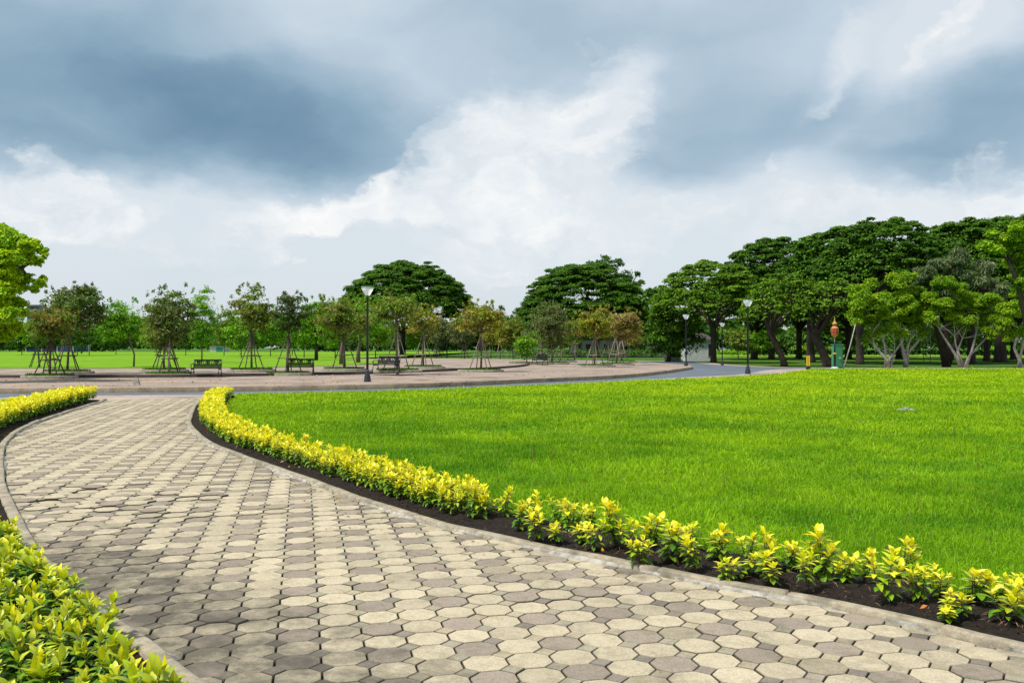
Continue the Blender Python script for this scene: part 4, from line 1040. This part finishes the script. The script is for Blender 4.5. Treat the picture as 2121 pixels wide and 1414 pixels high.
clump_tree('broad_tree', 'large bright yellow green tree reaching in at the left edge', (XA(-95, 38), 38), lc, 'leftbig', 37,
           [[(-95, 792), (-92, 720), (-85, 660), (-70, 600), (-50, 540)], [(-88, 680), (-40, 640), (0, 600), (40, 555)], [(-85, 660), (-30, 660), (10, 650)]], 'bark_dark', tr=.28, L=.15, depth=1.2, per=620, sub=10, z=ZP)
clump_tree('tufted_tree', 'tall tufted dark tree standing up behind the central rain tree dome', (XA(1240, 190), 190), [(1250, 545, 16), (1280, 545, 15), (1222, 552, 12), (1200, 566, 11), (1175, 575, 12), (1262, 560, 20), (1320, 570, 9), (1330, 585, 10), (1235, 570, 16), (1195, 580, 12), (1295, 575, 18), (1315, 595, 14), (1165, 572, 6)],
           'wood', 38, [[(1250, 735), (1250, 650), (1250, 570)], [(1250, 640), (1210, 590)], [(1250, 640), (1310, 590)]], 'bark_dark', tr=.5, L=.5, per=240, depth=3, sub=7)
# purple blossom tip at the right edge
clump_tree('blossom_tree', 'purple flowering branch tip showing at the right edge above the canopy', (XA(2130, 85), 85), [(2123, 448, 5), (2140, 455, 16), (2160, 470, 24)],
           'mango', 39, [[(2150, 750), (2150, 600), (2142, 470)]], 'bark_dark', tr=.2, L=.25, per=120)
PAL_P = None
# far woods as one mass
r = np.random.default_rng(5); pads = []
for X in np.arange(-190, 190, 3.2):
    for row in range(2):
        Y = 255 + row * 14 + r.uniform(-6, 6); h = r.uniform(7.5, 11.0) * (.75 + .3 * math.sin(X * .11) * math.sin(X * .047 + 1)); s = r.uniform(2.2, 4)
        for q in range(3): pads.append((X + r.normal(0, 1.5), Y + r.normal(0, 1.5), h * (.25 + .3 * q), s, s, s * .8))
for X in np.arange(20, 95, 2.2):      # leaf pads added to darken the gaps behind the right-hand trees
    Y = 150 + r.uniform(-5, 5); s = r.uniform(1.2, 2.2)
    for q in range(5): pads.append((X + r.normal(0, 1), Y + r.normal(0, 3), 3.9 + q * 1.5, s * 1.2, s * 1.2, s * .8))
v, f, c = pads_to_leaves(pads, 14, .95, .7, 'wood', 55, .5, 0, .4, .7)
o = np_mesh('distant_woods', v, [f], M['leaf'], cols=c); tag(o, 'continuous band of distant dark green woods behind the park', 'woods', kind='stuff')

# ================================================================ HEDGES, GARDEN
def hedge_block(name, label, x0, x1, Y, h, d, pal, seed, L=.3, z=0):
    r = np.random.default_rng(seed); pads = []
    n = int((x1 - x0) / (h * .55)) + 1
    for i in range(n):
        x = x0 + (x1 - x0) * (i + .5) / n; s = h * r.uniform(.42, .58); pads.append((x, Y + r.normal(0, d * .2), h * .52, s, d * .5, h * .5))
    v, f, c = pads_to_leaves(pads, 200 * (.2 / L) ** 2, L, .6, pal, seed, .5, 0, .6, .6)
    v[:, 2] = np.maximum(v[:, 2], 0) + z
    o = np_mesh(name, v, [f], M['leaf'], cols=c); tag(o, label, 'hedge'); return o
hedge_block('clipped_hedge', 'low dark clipped hedge along the far edge of the plaza', XA(1085, 118), XA(1415, 118), 118, 1.25, 1.4, 'rain', 61)
hedge_block('clipped_hedge', 'long dark low hedge behind the trunks of the right rain trees', XA(1550, 125), XA(2140, 125), 125, 1.2, 1.4, 'rain', 62)
hedge_block('dark_hedge', 'tall dark hedge behind the far staked trees left of centre', XA(845, 165), XA(1110, 165), 165, 4.2, 2.5, 'rain', 63, .5)
hedge_block('dark_hedge', 'tall dark shrubbery behind the pale trunked fig trees', XA(1800, 112), XA(2040, 112), 112, 3.6, 2.2, 'rain', 64, .4)
for i, (px, w, yt, lab, pal) in enumerate([(1500, 50, 724, 'bright clipped shrub left of the lamp in the sunny garden', 'bright'), (1525, 40, 727, 'flat light green shrub in the sunny garden behind the far lamp', 'ficus'), (1660, 34, 716, 'sunny yellow green shrub seen between rain tree trunks', 'ficus'),
        (1700, 40, 714, 'sunny shrub just left of the green cabinet beyond the trunks', 'ficus'), (1756, 44, 716, 'sunlit shrub right of the green cabinet beyond the trunks', 'ficus'), (2085, 60, 716, 'round sunlit shrub beyond the yellow flower bed', 'bright'), (1575, 30, 722, 'dark green clipped shrub behind the second nearest lamp', 'dark')]):
    Y = 140 + i * 2; hedge_block('garden_shrub', lab, XA(px - w / 2, Y), XA(px + w / 2, Y), Y, ZA(yt, Y), 2.2, pal, 70 + i, .35)
hedge_block('flower_bed', 'band of yellow flowers behind the right tree trunks', XA(2020, 135), XA(2150, 135), 135, .9, 2, 'leftbig', 80, .25)
tri_fill('garden_path', [(XA(1470, 118), 130), (XA(2200, 118), 130), (XA(2200, 118), 134), (XA(1470, 118), 134)], -.05, M['footway'])
tri_fill('garden_lawn', [(XA(1440, 150), 136), (XA(2300, 150), 136), (XA(2300, 190), 190), (XA(1440, 190), 190)], -.055, M['far_lawn'])

# ================================================================ LAMPS
def street_lamp():
    root = empty('street_lamp')
    m_ = MB(); m_.lathe([(.17, 0), (.17, .05), (.16, .07), (.15, .2), (.105, .38), (.065, .5), (.065, .56)], 20); m_.build('base', M['black_metal'], root)
    m_ = MB(); m_.lathe([(.06, .55), (.05, 3.88), (.07, 3.9), (.07, 3.98), (.05, 4.0), (.05, 4.05)], 16); m_.build('pole', M['black_metal'], root)
    m_ = MB(); m_.lathe([(.10, 4.03), (.12, 4.06), (.23, 4.25), (.29, 4.38), (.27, 4.385)], 24, caps=False); m_.build('lamp_shade', M['lamp_glass'], root)
    m_ = MB(); m_.lathe([(.30, 4.385), (.305, 4.40), (.29, 4.425), (.26, 4.43)], 24, caps=False); m_.build('cap', M['lamp_cap'], root)
    return root
SLs = [((761, 790), ZP, 'nearest black street lamp on the plaza edge beside the road', 3.99), ((1549, 774), 0, 'black street lamp on the pink footway at the road bend', 4.4), ((1421, 757.5), ZP, 'black street lamp at the tip of the plaza by the road bend', 3.95),
       ((1496, 756), 0, 'smallest visible street lamp across the road under the forked rain tree', 3.7), ((926, 741), ZP, 'far street lamp pole half hidden behind the staked trees', 3.95)]
lp = street_lamp()
for i, (ft, z, lab, h) in enumerate(SLs):
    o = lp if i == 0 else copy_tree(lp); x, y = G(*ft, z); s = h / 4.455; o.location = (x, y, z); o.scale = (s, s, s); tag(o, lab, 'street lamp', 'black street lamps around the plaza')
# ornate lantern
x, y = G(1729, 765); root = empty('ornate_lantern', (x, y, 0), 0, 'red and gold pagoda topped lantern on a thin post at the lawn edge', 'lantern')
m_ = MB(); m_.lathe([(.28, 0), (.28, .08), (.22, .16), (.1, .2)], 16); m_.build('base', M['white_paint'], root)
m_ = MB(); m_.lathe([(.085, .18), (.085, 1.05), (.1, 1.06)], 12); m_.build('lower_post', M['black_metal'], root)
m_ = MB(); m_.lathe([(.06, 1.04), (.16, 1.07), (.17, 1.13), (.06, 1.18)], 14); m_.build('collar', M['gold'], root)
m_ = MB(); m_.lathe([(.06, 1.15), (.05, 2.25)], 12); m_.build('post', M['black_metal'], root)
m_ = MB(); m_.lathe([(.07, 2.2), (.09, 2.28), (.22, 2.42), (.25, 2.47), (.2, 2.5)], 8, smooth=False); m_.build('bowl', M['gold'], root)
m_ = MB(); m_.lathe([(.21, 2.49), (.25, 2.55), (.255, 2.85), (.2, 2.9)], 8, smooth=False); gl = m_.build('lantern_glass', M['red_glass'], root)
m_ = MB()
for k in range(8):
    a = 2 * math.pi * k / 8; m_.tube([(.255 * math.cos(a), .255 * math.sin(a), 2.5), (.26 * math.cos(a), .26 * math.sin(a), 2.88)], .012, 6)
m_.build('glazing_bars', M['gold'], gl)
m_ = MB(); m_.lathe([(.27, 2.88), (.26, 2.93), (.16, 3.02), (.15, 3.04)], 8, smooth=False); m_.build('lower_roof', M['gold'], root)
m_ = MB(); m_.lathe([(.14, 3.03), (.15, 3.2), (.12, 3.21)], 8, smooth=False); m_.build('upper_drum', M['red_glass'], root)
m_ = MB(); m_.lathe([(.18, 3.2), (.16, 3.26), (.07, 3.38), (.045, 3.5), (.012, 3.72)], 8, smooth=False); m_.build('spire', M['gold'], root)
# green cabinet
x, y = G(1733, 763.5); y += .9; x = XA(1734, y); root = empty('utility_cabinet', (x, y, 0), .25, 'tall green metal utility cabinet behind the red lantern', 'cabinet')
m_ = MB(); m_.box(0, 0, .86, .62, .5, 1.72, bev=.02); m_.build('body', M['green_metal'], root)
m_ = MB(); m_.box(0, 0, 1.75, .72, .6, .07, bev=.02); m_.build('cap', M['green_metal'], root)
m_ = MB(); m_.box(-.02, -.262, .9, .48, .02, 1.5, bev=.008); d = m_.build('door', M['green_metal'], root)
m_ = MB(); m_.box(.05, -.28, .78, .16, .014, .12); m_.build('notice', M['white_paint'], d)
m_ = MB(); m_.box(.12, -.29, .55, .05, .03, .07); m_.build('handle', M['black_metal'], d)
# yellow marker post
x, y = G(1674, 766); root = empty('marker_post', (x, y, 0), 0, 'yellow and black marker post at the end of the pink footway', 'post')
m_ = MB(); m_.box(0, 0, .14, .26, .2, .28, bev=.02); m_.build('base', M['black_metal'], root)
m_ = MB(); m_.box(0, 0, .62, .2, .12, .7, bev=.01); m_.build('panel', M['yellow'], root)
m_ = MB(); m_.box(-.035, -.064, .62, .03, .01, .66); m_.build('stripe', M['black_metal'], root)
# bamboo prop
root = MB(); a = G(1747, 763.5); y = a[1]
root.tube([(a[0], y, -.02), ((a[0] + XA(1776, y)) / 2 + .02, y + .15, ZA(718, y)), (XA(1776, y), y + .4, ZA(672, y))], [.05, .045, .035], 8)
o = root.build('prop_pole', M['bark_pale']); tag(o, 'long pale bamboo pole leaning against the first fig tree', 'pole')
# lattice mast
y = 98; x = XA(1920, y); root = empty('lattice_mast', (x, y, 0), 0, 'thin steel lattice mast between the pale trunked fig trees', 'mast')
m_ = MB()
for sx in (-.22, .22): m_.tube([(sx * 1.6, 0, 0), (sx * 1.6, 0, 4.4)], .035, 6)
m_.build('rail', M['steel'], root); m_ = MB()
for k in range(8): m_.tube([(-.35, 0, .3 + k * .5), (.35, 0, .8 + k * .5)] if k % 2 else [(.35, 0, .3 + k * .5), (-.35, 0, .8 + k * .5)], .018, 5)
m_.build('brace', M['steel'], root)

# ================================================================ BENCHES
def bench():
    root = empty('park_bench')
    W = 1.36
    for s in (-1, 1):
        m_ = MB(); x = s * (W / 2 - .03)
        m_.tube([(x, -.27, 0), (x, -.25, .2), (x, -.2, .42)], .024, 8)
        m_.tube([(x, .3, 0), (x, .24, .22), (x, .2, .42), (x, .27, .62), (x, .31, .84)], .025, 8)
        m_.tube([(x, -.2, .41), (x, 0, .38), (x, .2, .41)], .02, 8)
        m_.tube([(x, .23, .62), (x, .0, .65), (x, -.2, .63), (x, -.27, .56), (x, -.22, .50), (x, -.18, .54)], .019, 8)
        m_.tube([(x, -.2, .42), (x, -.22, .6)], .016, 6)
        m_.build('side_frame', M['black_metal'], root)
    m_ = MB()
    for k in range(5): m_.box(0, -.19 + k * .09, .43, W - .04, .074, .045, bev=.008)
    m_.build('seat', M['bench_wood'], root)
    m_ = MB(); m_.tube([(-W / 2 + .03, .305, .83), (W / 2 - .03, .305, .83)], .022, 8); m_.tube([(-W / 2 + .03, .255, .62), (W / 2 - .03, .255, .62)], .016, 8)
    for k in range(13):
        x = -W / 2 + .1 + k * (W - .2) / 12; m_.tube([(x, .26, .62), (x, .3, .83)], .016, 5)
    for k in (-1, 0, 1):
        c = k * .42; pts = [(c + .1 * math.cos(t), .283 + .01 * math.sin(t), .725 + .075 * math.sin(t)) for t in np.linspace(0, 6.283, 15)]; m_.tube(pts, .016, 6)
        m_.box(c, .283, .725, .12, .02, .08)
    for zz, yy in ((.485, .215), (.535, .225), (.585, .24), (.79, .298)): m_.box(0, yy, zz, W - .06, .03, .043, bev=.006)
    m_.build('backrest', M['bench_wood'], root); return root
bp = bench()
for i, (ft, z, rz, lab) in enumerate([((427, 781), ZP, .05, 'black park bench in front of the lawn trees, leftmost of the benches'), ((622, 777), ZP, .12, 'black park bench beside the dark green staked tree'),
        ((800, 772), ZI, -.45, 'black park bench turned sideways just right of the nearest street lamp'), ((1118, 756), ZP, -.9, 'small far black bench beside the ring of the low bushy tree'), ((1076, 745), ZP, -.3, 'farthest black bench at the back edge of the plaza')]):
    o = bp if i == 0 else copy_tree(bp); x, y = G(*ft, z); o.location = (x, y, z); o.rotation_euler = (0, 0, rz); tag(o, lab, 'bench', 'black park benches on the plaza')

# ================================================================ BUILDINGS AND SMALL THINGS
def house():
    Y = 108; x0, x1 = XA(1416, Y), XA(1469, Y); cx = (x0 + x1) / 2; w = x1 - x0; h = ZA(706, Y); d = 3.2
    root = empty('small_house', (cx, Y, 0), 0, 'small white house with dark hipped roof under the rain trees', 'house')
    m_ = MB(); m_.box(0, 0, h / 2 - .1, w, d, h); m_.build('wall', M['white_paint'], root)
    m_ = MB(); m_.box(0, 0, h + .03, w + .5, d + .5, .22, bev=.03); m_.build('cornice', M['white_paint'], root)
    m_ = MB(); W2, D2 = w / 2 + .35, d / 2 + .35; z0, z1 = h + .145, h + 1.05
    m_.add([(-W2, -D2, z0), (W2, -D2, z0), (W2, D2, z0), (-W2, D2, z0), (-.5, 0, z1), (.5, 0, z1)], [(0, 1, 5, 4), (1, 2, 5), (2, 3, 4, 5), (3, 0, 4), (3, 2, 1, 0)]); m_.build('roof', M['roof_tile'], root)
    xw = XA(1464, Y) - cx; zb_, zt_ = ZA(737, Y), ZA(713, Y)
    m_ = MB(); m_.box(xw, -d / 2 - .02, (zb_ + zt_) / 2, .5, .06, zt_ - zb_ + .12); fr = m_.build('window', M['white_paint'], root)
    m_ = MB(); m_.box(xw, -d / 2 - .06, (zb_ + zt_) / 2, .34, .03, zt_ - zb_); m_.build('pane', M['dark_glass'], fr)
house()
def pavilion():
    Y = 150; x0, x1 = XA(1180, Y), XA(1400, Y); w = x1 - x0; h = ZA(704, Y)
    root = empty('white_building', ((x0 + x1) / 2, Y, 0), 0, 'long low white building with brown columns behind the yellow staked pair', 'building')
    m_ = MB(); m_.box(0, 0, h / 2, w, 5, h); m_.build('wall', M['white_paint'], root)
    m_ = MB(); m_.box(0, 0, h + .2, w + 1, 6, .35); m_.build('roof', M['roof_tile'], root)
    for k in range(6):
        m_ = MB(); m_.box(-w / 2 + (k + .5) * w / 6, -2.6, h / 2, .45, .3, h); m_.build('column', M['brick_wall'], root)
    for k in range(5):
        m_ = MB(); m_.box(-w / 2 + (k + 1) * w / 6, -2.52, h * .5, .9, .08, h * .5); m_.build('window', M['dark_glass'], root)
pavilion()
def wall(name, label, x0, x1, Y, z0, z1, mat, cat='wall'):
    root = empty(name, ((x0 + x1) / 2, Y, z0), 0, label, cat); w = x1 - x0
    m_ = MB(); m_.box(0, 0, (z1 - z0) / 2, w, .3, z1 - z0); m_.build('panel', mat, root)
    n = max(2, int(w / 4))
    for k in range(n + 1):
        m_ = MB(); m_.box(-w / 2 + k * w / n, -.05, (z1 - z0) / 2 + .05, .35, .5, z1 - z0 + .1); m_.build('post', M['white_paint'], root)
wall('blue_wall', 'blue boundary wall behind the far lawn at the left', XA(55, 240), XA(185, 240), 240, 0, ZA(715, 240), M['blue_wall'])
Y = 235; root = empty('park_office', (XA(455, Y), Y, 0), 0, 'small white and teal building beyond the far lawn near the first bench', 'building')
m_ = MB(); m_.box(0, 0, .8, 3.6, 4, 1.6); m_.build('wall', M['white_paint'], root)
m_ = MB(); m_.box(.6, -2.06, .8, 1.6, .08, 1.2); m_.build('shutter', simple('teal', (.02, .2, .16), None, 4), root)
m_ = MB(); m_.box(0, 0, 1.7, 4.0, 4.6, .2); m_.build('roof', simple('teal_roof', (.12, .22, .24), None, 4), root)
Y = 420; root = empty('office_tower', (XA(75, Y), Y, 0), 0, 'distant blue grey office block top above the trees at the left', 'building')
m_ = MB(); m_.box(0, 0, 10, 5.5, 6, 20.6); m_.build('wall', simple('tower_wall', (.16, .22, .3), (.12, .17, .24), .3), root)
for k in range(6):
    m_ = MB(); m_.box(0, -3.04, 19.4 - k * 2.2, 5.1, .1, .9); m_.build('window_band', M['dark_glass'], root)
m_ = MB(); m_.box(0, 0, 20.6, 6.2, 6.6, .5); m_.build('roof', M['steel'], root)
Y = 300; root = empty('distant_villa', (XA(1503, Y), Y, 0), 0, 'pale distant house seen between branches of the forked rain tree', 'building')
m_ = MB(); m_.box(0, 0, 5, 5, 5, 10); m_.build('wall', M['white_paint'], root)
m_ = MB(); m_.box(.3, 0, 10.15, 6.4, 6, .3); m_.build('roof', M['steel'], root)
for k in (-1, 1):
    m_ = MB(); m_.box(k * 1.2, -2.54, 8.4, .9, .1, 1.3); m_.build('window', M['dark_glass'], root)
# pale rocks
def rock(label, x, y, z, sx, sy, sz, seed):
    import bmesh
    bm = bmesh.new(); bmesh.ops.create_icosphere(bm, subdivisions=3, radius=1)
    for v in bm.verts:
        n = mnoise.fractal(v.co * 1.6 + Vector((seed, seed * 2, 0)), 1, 2, 3); v.co *= 1 + .45 * n; v.co = Vector((v.co.x * sx, v.co.y * sy, max(-.3, v.co.z) * sz))
    me = bpy.data.meshes.new('rock'); bm.to_mesh(me); bm.free(); me.materials.append(M['rock']); o = bpy.data.objects.new('rock', me); COL.objects.link(o)
    o.location = (x, y, z); tag(o, label, 'rock', 'pale rocks by the road')
for px, s, lab in ((1400, .55, 'larger pale jagged rock on the grass left of the small white house'), (1385, .42, 'smaller pale rock left of its larger neighbour across the road')):
    Y = 100; rock(lab, XA(px, Y), Y, .1, s * 1.1, s * .8, s * 1.2, px * .01)
# valve slab in the lawn
x, y = G(1877, 853); root = empty('valve_cover', (x, y, .03), 0, 'small pale concrete valve cover half hidden in the lawn', 'valve cover')
m_ = MB(); m_.box(0, 0, .02, .36, .24, .05, bev=.012); m_.build('slab', M['mortar'], root)
m_ = MB(); m_.lathe([(.09, .045), (.09, .075), (.05, .085)], 14); m_.build('lid', M['steel'], root)
# small upright marker on the plaza
x, y = G(283, 797, ZP); root = MB(); root.add([(-.12, -.08, 0), (.12, -.08, 0), (.12, .08, 0), (-.12, .08, 0), (-.07, -.05, .24), (.07, -.05, .24), (.07, .05, .24), (-.07, .05, .24)], [(3, 2, 1, 0), (4, 5, 6, 7), (0, 1, 5, 4), (1, 2, 6, 5), (2, 3, 7, 6), (3, 0, 4, 7)])
o = root.build('marker_stone', M['mortar']); o.location = (x, y, ZP - .005); tag(o, 'small pale tapered marker stone on the plaza behind the road', 'marker stone')
# broken branch prop on the left rain tree
m_ = MB(); Y = 128; m_.tube([(XA(848, Y), Y, ZA(724, Y)), (XA(878, Y), Y + .5, ZA(714, Y))], .06, 7)
# litter of leaves on the plaza
n = 420; px = rng.uniform(0, 1350, n); py = rng.uniform(782, 804, n) - px * .012; P_ = np.array([(*G(a, b, ZP), ZP + .02) for a, b in zip(px, py)])
k = inside(np.array(plaza_poly), P_[:, :2]); P_ = P_[k]; n = len(P_); nr = rng.normal(size=(n, 3)) * .3; nr[:, 2] += 1; Lc = rng.uniform(.06, .13, n)
cc = np.array([(.4, .22, .1), (.5, .38, .2), (.25, .14, .08), (.5, .2, .06)])[rng.integers(0, 4, n)]
v, f, cc = leafcards(P_, nr, Lc, Lc * .5, cc, .2); o = np_mesh('plaza_leaf_litter', v, [f], M['leaf'], cols=cc); tag(o, 'scattered dry leaves on the pink plaza paving', 'leaf litter', kind='stuff')

# ================================================================ SKY
w = bpy.data.worlds.new('World'); scene.world = w; w.use_nodes = True; w.cycles.sampling_method = 'MANUAL'; w.cycles.sample_map_resolution = 512; nt = w.node_tree; nt.nodes.clear()
SUN_EL, SUN_AZ = math.radians(58), math.radians(-118)   # azimuth from +Y, clockwise positive
out = nt.nodes.new('ShaderNodeOutputWorld')
sky = nt.nodes.new('ShaderNodeTexSky'); sky.sky_type = 'NISHITA'; sky.sun_disc = False; sky.sun_elevation = SUN_EL; sky.sun_rotation = SUN_AZ
bg1 = nt.nodes.new('ShaderNodeBackground'); bg1.inputs[1].default_value = .1; nt.links.new(sky.outputs[0], bg1.inputs[0])
tc = nt.nodes.new('ShaderNodeTexCoord'); sep = nt.nodes.new('ShaderNodeSeparateXYZ'); nt.links.new(tc.outputs['Generated'], sep.inputs[0])
def MT_(op, a, b=None, c=None, clampv=False):
    n = nt.nodes.new('ShaderNodeMath'); n.operation = op; n.use_clamp = clampv
    for i, v in enumerate((a, b, c)):
        if v is None: continue
        if isinstance(v, (int, float)): n.inputs[i].default_value = v
        else: nt.links.new(v, n.inputs[i])
    return n.outputs[0]
az = MT_('ARCTAN2', sep.outputs[0], sep.outputs[1]); el = MT_('ARCSINE', sep.outputs[2])
def comb(x, y, z=0.0):
    n = nt.nodes.new('ShaderNodeCombineXYZ')
    for i, v in enumerate((x, y, z)):
        if isinstance(v, (int, float)): n.inputs[i].default_value = v
        else: nt.links.new(v, n.inputs[i])
    return n.outputs[0]
ae = comb(az, el)
def wn(scale, detail, rough, vec, off=0.0, sy=1.6, dist=0.0):
    mp = nt.nodes.new('ShaderNodeMapping'); nt.links.new(vec, mp.inputs[0]); mp.inputs['Scale'].default_value = (1, sy, 1); mp.inputs['Location'].default_value = (off, off * .7, off * .3)
    n = nt.nodes.new('ShaderNodeTexNoise'); n.inputs['Scale'].default_value = scale; n.inputs['Detail'].default_value = detail; n.inputs['Roughness'].default_value = rough; n.inputs['Distortion'].default_value = dist
    nt.links.new(mp.outputs[0], n.inputs['Vector']); return n
# warp the sky coordinates so cloud outlines are ragged
n1 = wn(5, 5, .55, ae, 3.1); n2 = wn(22, 6, .6, ae, 9.2)
def vm(op, a, b, sc=None):
    n = nt.nodes.new('ShaderNodeVectorMath'); n.operation = op
    for i, v in enumerate((a, b)):
        if v is None: continue
        if isinstance(v, tuple): n.inputs[i].default_value = v
        else: nt.links.new(v, n.inputs[i])
    if sc is not None: n.inputs['Scale'].default_value = sc
    return n.outputs[0]
wa = vm('SCALE', vm('SUBTRACT', n1.outputs['Color'], (.5, .5, .5)), None, .17)
wb = vm('SCALE', vm('SUBTRACT', n2.outputs['Color'], (.5, .5, .5)), None, .06)
soft = vm('ADD', ae, vm('SCALE', wa, None, .8)); rag = vm('ADD', vm('ADD', ae, wa), wb)
def blob(vec, px, py, rx, ry, rot=0, typ='QUADRATIC_SPHERE'):
    a = math.atan((px - CX) / F); e = math.atan((HZ - py) / F * math.cos(a))
    mp = nt.nodes.new('ShaderNodeMapping'); mp.vector_type = 'TEXTURE'; nt.links.new(vec, mp.inputs[0])
    mp.inputs['Location'].default_value = (a, e, 0); mp.inputs['Rotation'].default_value = (0, 0, math.radians(-rot)); mp.inputs['Scale'].default_value = (rx / F, ry / F, 1)
    # keep the blob two-dimensional
    fl = nt.nodes.new('ShaderNodeVectorMath'); fl.operation = 'MULTIPLY'; fl.inputs[1].default_value = (1, 1, 0); nt.links.new(mp.outputs[0], fl.inputs[0])
    g_ = nt.nodes.new('ShaderNodeTexGradient'); g_.gradient_type = 'SPHERICAL'; nt.links.new(fl.outputs[0], g_.inputs[0])
    return g_.outputs['Fac']
def total(vec, blobs, start):
    s = start
    for (px, py, rx, ry, rot, amp) in blobs: s = MT_('MULTIPLY_ADD', blob(vec, px, py, rx, ry, rot), amp, s)
    return s
dark_n = MT_('MULTIPLY_ADD', wn(3.2, 6, .5, soft, 1.4, 2.2).outputs['Fac'], .9, -.45)
hi = nt.nodes.new('ShaderNodeMapRange'); hi.interpolation_type = 'SMOOTHSTEP'; hi.inputs[1].default_value = .155; hi.inputs[2].default_value = .24; hi.inputs[3].default_value = -.15; hi.inputs[4].default_value = .27; nt.links.new(el, hi.inputs[0])
D = total(soft, [(330, 170, 640, 220, 10, 1.15), (640, 285, 520, 150, 2, .75), (480, 240, 360, 90, 12, .3), (430, 325, 600, 90, 0, .4), (60, 120, 420, 190, 20, .35), (0, 260, 200, 80, 0, .35), (1440, 285, 340, 150, -6, .42), (1400, 335, 280, 60, 0, .42),
                 (1980, 270, 340, 140, -8, .75), (1960, 325, 230, 55, -4, .45), (1680, 245, 170, 90, -35, .5), (1500, 80, 760, 200, 0, .28), (1050, 60, 420, 160, 0, .3), (-500, 250, 600, 260, 0, .9), (2700, 250, 600, 260, 0, .8),
                 (1130, 330, 300, 170, -35, -1.0), (1960, 40, 200, 110, -50, -.5), (1740, 150, 190, 40, -50, -.4), (1270, 180, 150, 70, -50, -.3), (30, 430, 300, 110, 0, -.5), (170, 235, 260, 40, 14, -.3)], MT_('ADD', dark_n, hi.outputs[0]))
tone = MT_('MULTIPLY_ADD', wn(6, 5, .55, soft, 4.4, 2.4).outputs['Fac'], .5, -.25)
D = MT_('SUBTRACT', 1.0, MT_('EXPONENT', MT_('MULTIPLY', D, -.92)))
D = MT_('ADD', D, MT_('MULTIPLY', tone, MT_('ADD', MT_('MULTIPLY', D, .7), .15)))
rD = ramp(nt, D, [(.04, (.68, .745, .80)), (.22, (.55, .645, .735)), (.42, (.42, .54, .645)), (.68, (.24, .375, .49)), (1.0, (.10, .205, .315))], 'B_SPLINE')
# bright billows with crisp edges
W_ = total(rag, [(1080, 360, 430, 220, -36, .78), (1000, 255, 170, 80, -40, .3), (700, 440, 190, 60, -18, .62), (820, 365, 60, 36, -60, .4), (1240, 210, 150, 110, -40, .3), (1740, 160, 210, 60, -50, .45), (1960, 50, 150, 60, -50, .5), (60, 400, 210, 90, 10, .9), (150, 480, 420, 110, 0, .4), (830, 400, 220, 60, -30, .3),
                  (1500, 480, 520, 100, 0, .42), (1950, 400, 420, 80, -8, .42), (2090, 420, 150, 60, -35, .5), (1040, 480, 520, 140, 0, .25), (620, 470, 200, 60, 0, .3), (1580, 375, 50, 36, -60, .4), (1400, 550, 600, 120, 0, .15)],
          MT_('MULTIPLY_ADD', wn(7, 8, .6, rag, 5.5, 1.7, .2).outputs['Fac'], 1.15, -.70))
rW = ramp(nt, W_, [(.06, (0, 0, 0)), (.24, (.3, .3, .3)), (.42, (.72, .72, .72)), (.8, (1, 1, 1))], 'EASE')
wc = ramp(nt, wn(9, 7, .58, rag, 2.2, 1.5).outputs['Fac'], [(.30, (.66, .73, .79)), (.48, (.84, .87, .89)), (.68, (1.04, 1.01, .97))])
cloud = mixc(nt, rD.outputs[0], wc.outputs[0], rW.outputs[0])
# pale haze band low over the horizon
hz = nt.nodes.new('ShaderNodeMapRange'); hz.interpolation_type = 'SMOOTHSTEP'; hz.inputs[1].default_value = .0; hz.inputs[2].default_value = .10; hz.inputs[3].default_value = .6; hz.inputs[4].default_value = 0; nt.links.new(el, hz.inputs[0])
cloud = mixc(nt, cloud, (.62, .68, .71), hz.outputs[0])
bg2 = nt.nodes.new('ShaderNodeBackground'); nt.links.new(cloud, bg2.inputs[0]); bg2.inputs[1].default_value = .84
cov = MT_('MULTIPLY_ADD', wn(2, 3, .5, ae, 8.0).outputs['Fac'], .1, .9, True)
mx = nt.nodes.new('ShaderNodeMixShader'); nt.links.new(cov, mx.inputs[0]); nt.links.new(bg1.outputs[0], mx.inputs[1]); nt.links.new(bg2.outputs[0], mx.inputs[2]); nt.links.new(mx.outputs[0], out.inputs[0])

# ---- sun
sl = bpy.data.lights.new('sun', 'SUN'); sl.energy = 4.2; sl.angle = math.radians(6); sl.color = (1, .95, .86)
so = bpy.data.objects.new('sun', sl); COL.objects.link(so)
d = Vector((math.sin(SUN_AZ) * math.cos(SUN_EL), math.cos(SUN_AZ) * math.cos(SUN_EL), math.sin(SUN_EL)))
so.rotation_euler = d.to_track_quat('Z', 'Y').to_euler()

# ---- camera
cd = bpy.data.cameras.new('camera'); cam = bpy.data.objects.new('camera', cd); COL.objects.link(cam)
cd.sensor_width = 36; cd.lens = 36 * F / 2121; cd.clip_start = .05; cd.clip_end = 4000
cam.location = (0, 0, CH); cam.rotation_euler = (math.radians(90) + PITCH, 0, 0)
scene.camera = cam
vs = scene.view_settings; vs.view_transform = 'Standard'; vs.look = 'None'; vs.gamma = 1; vs.exposure = .32
scene.render.engine = 'CYCLES'; scene.cycles.max_bounces = 8; scene.cycles.diffuse_bounces = 3; scene.cycles.use_denoising = True
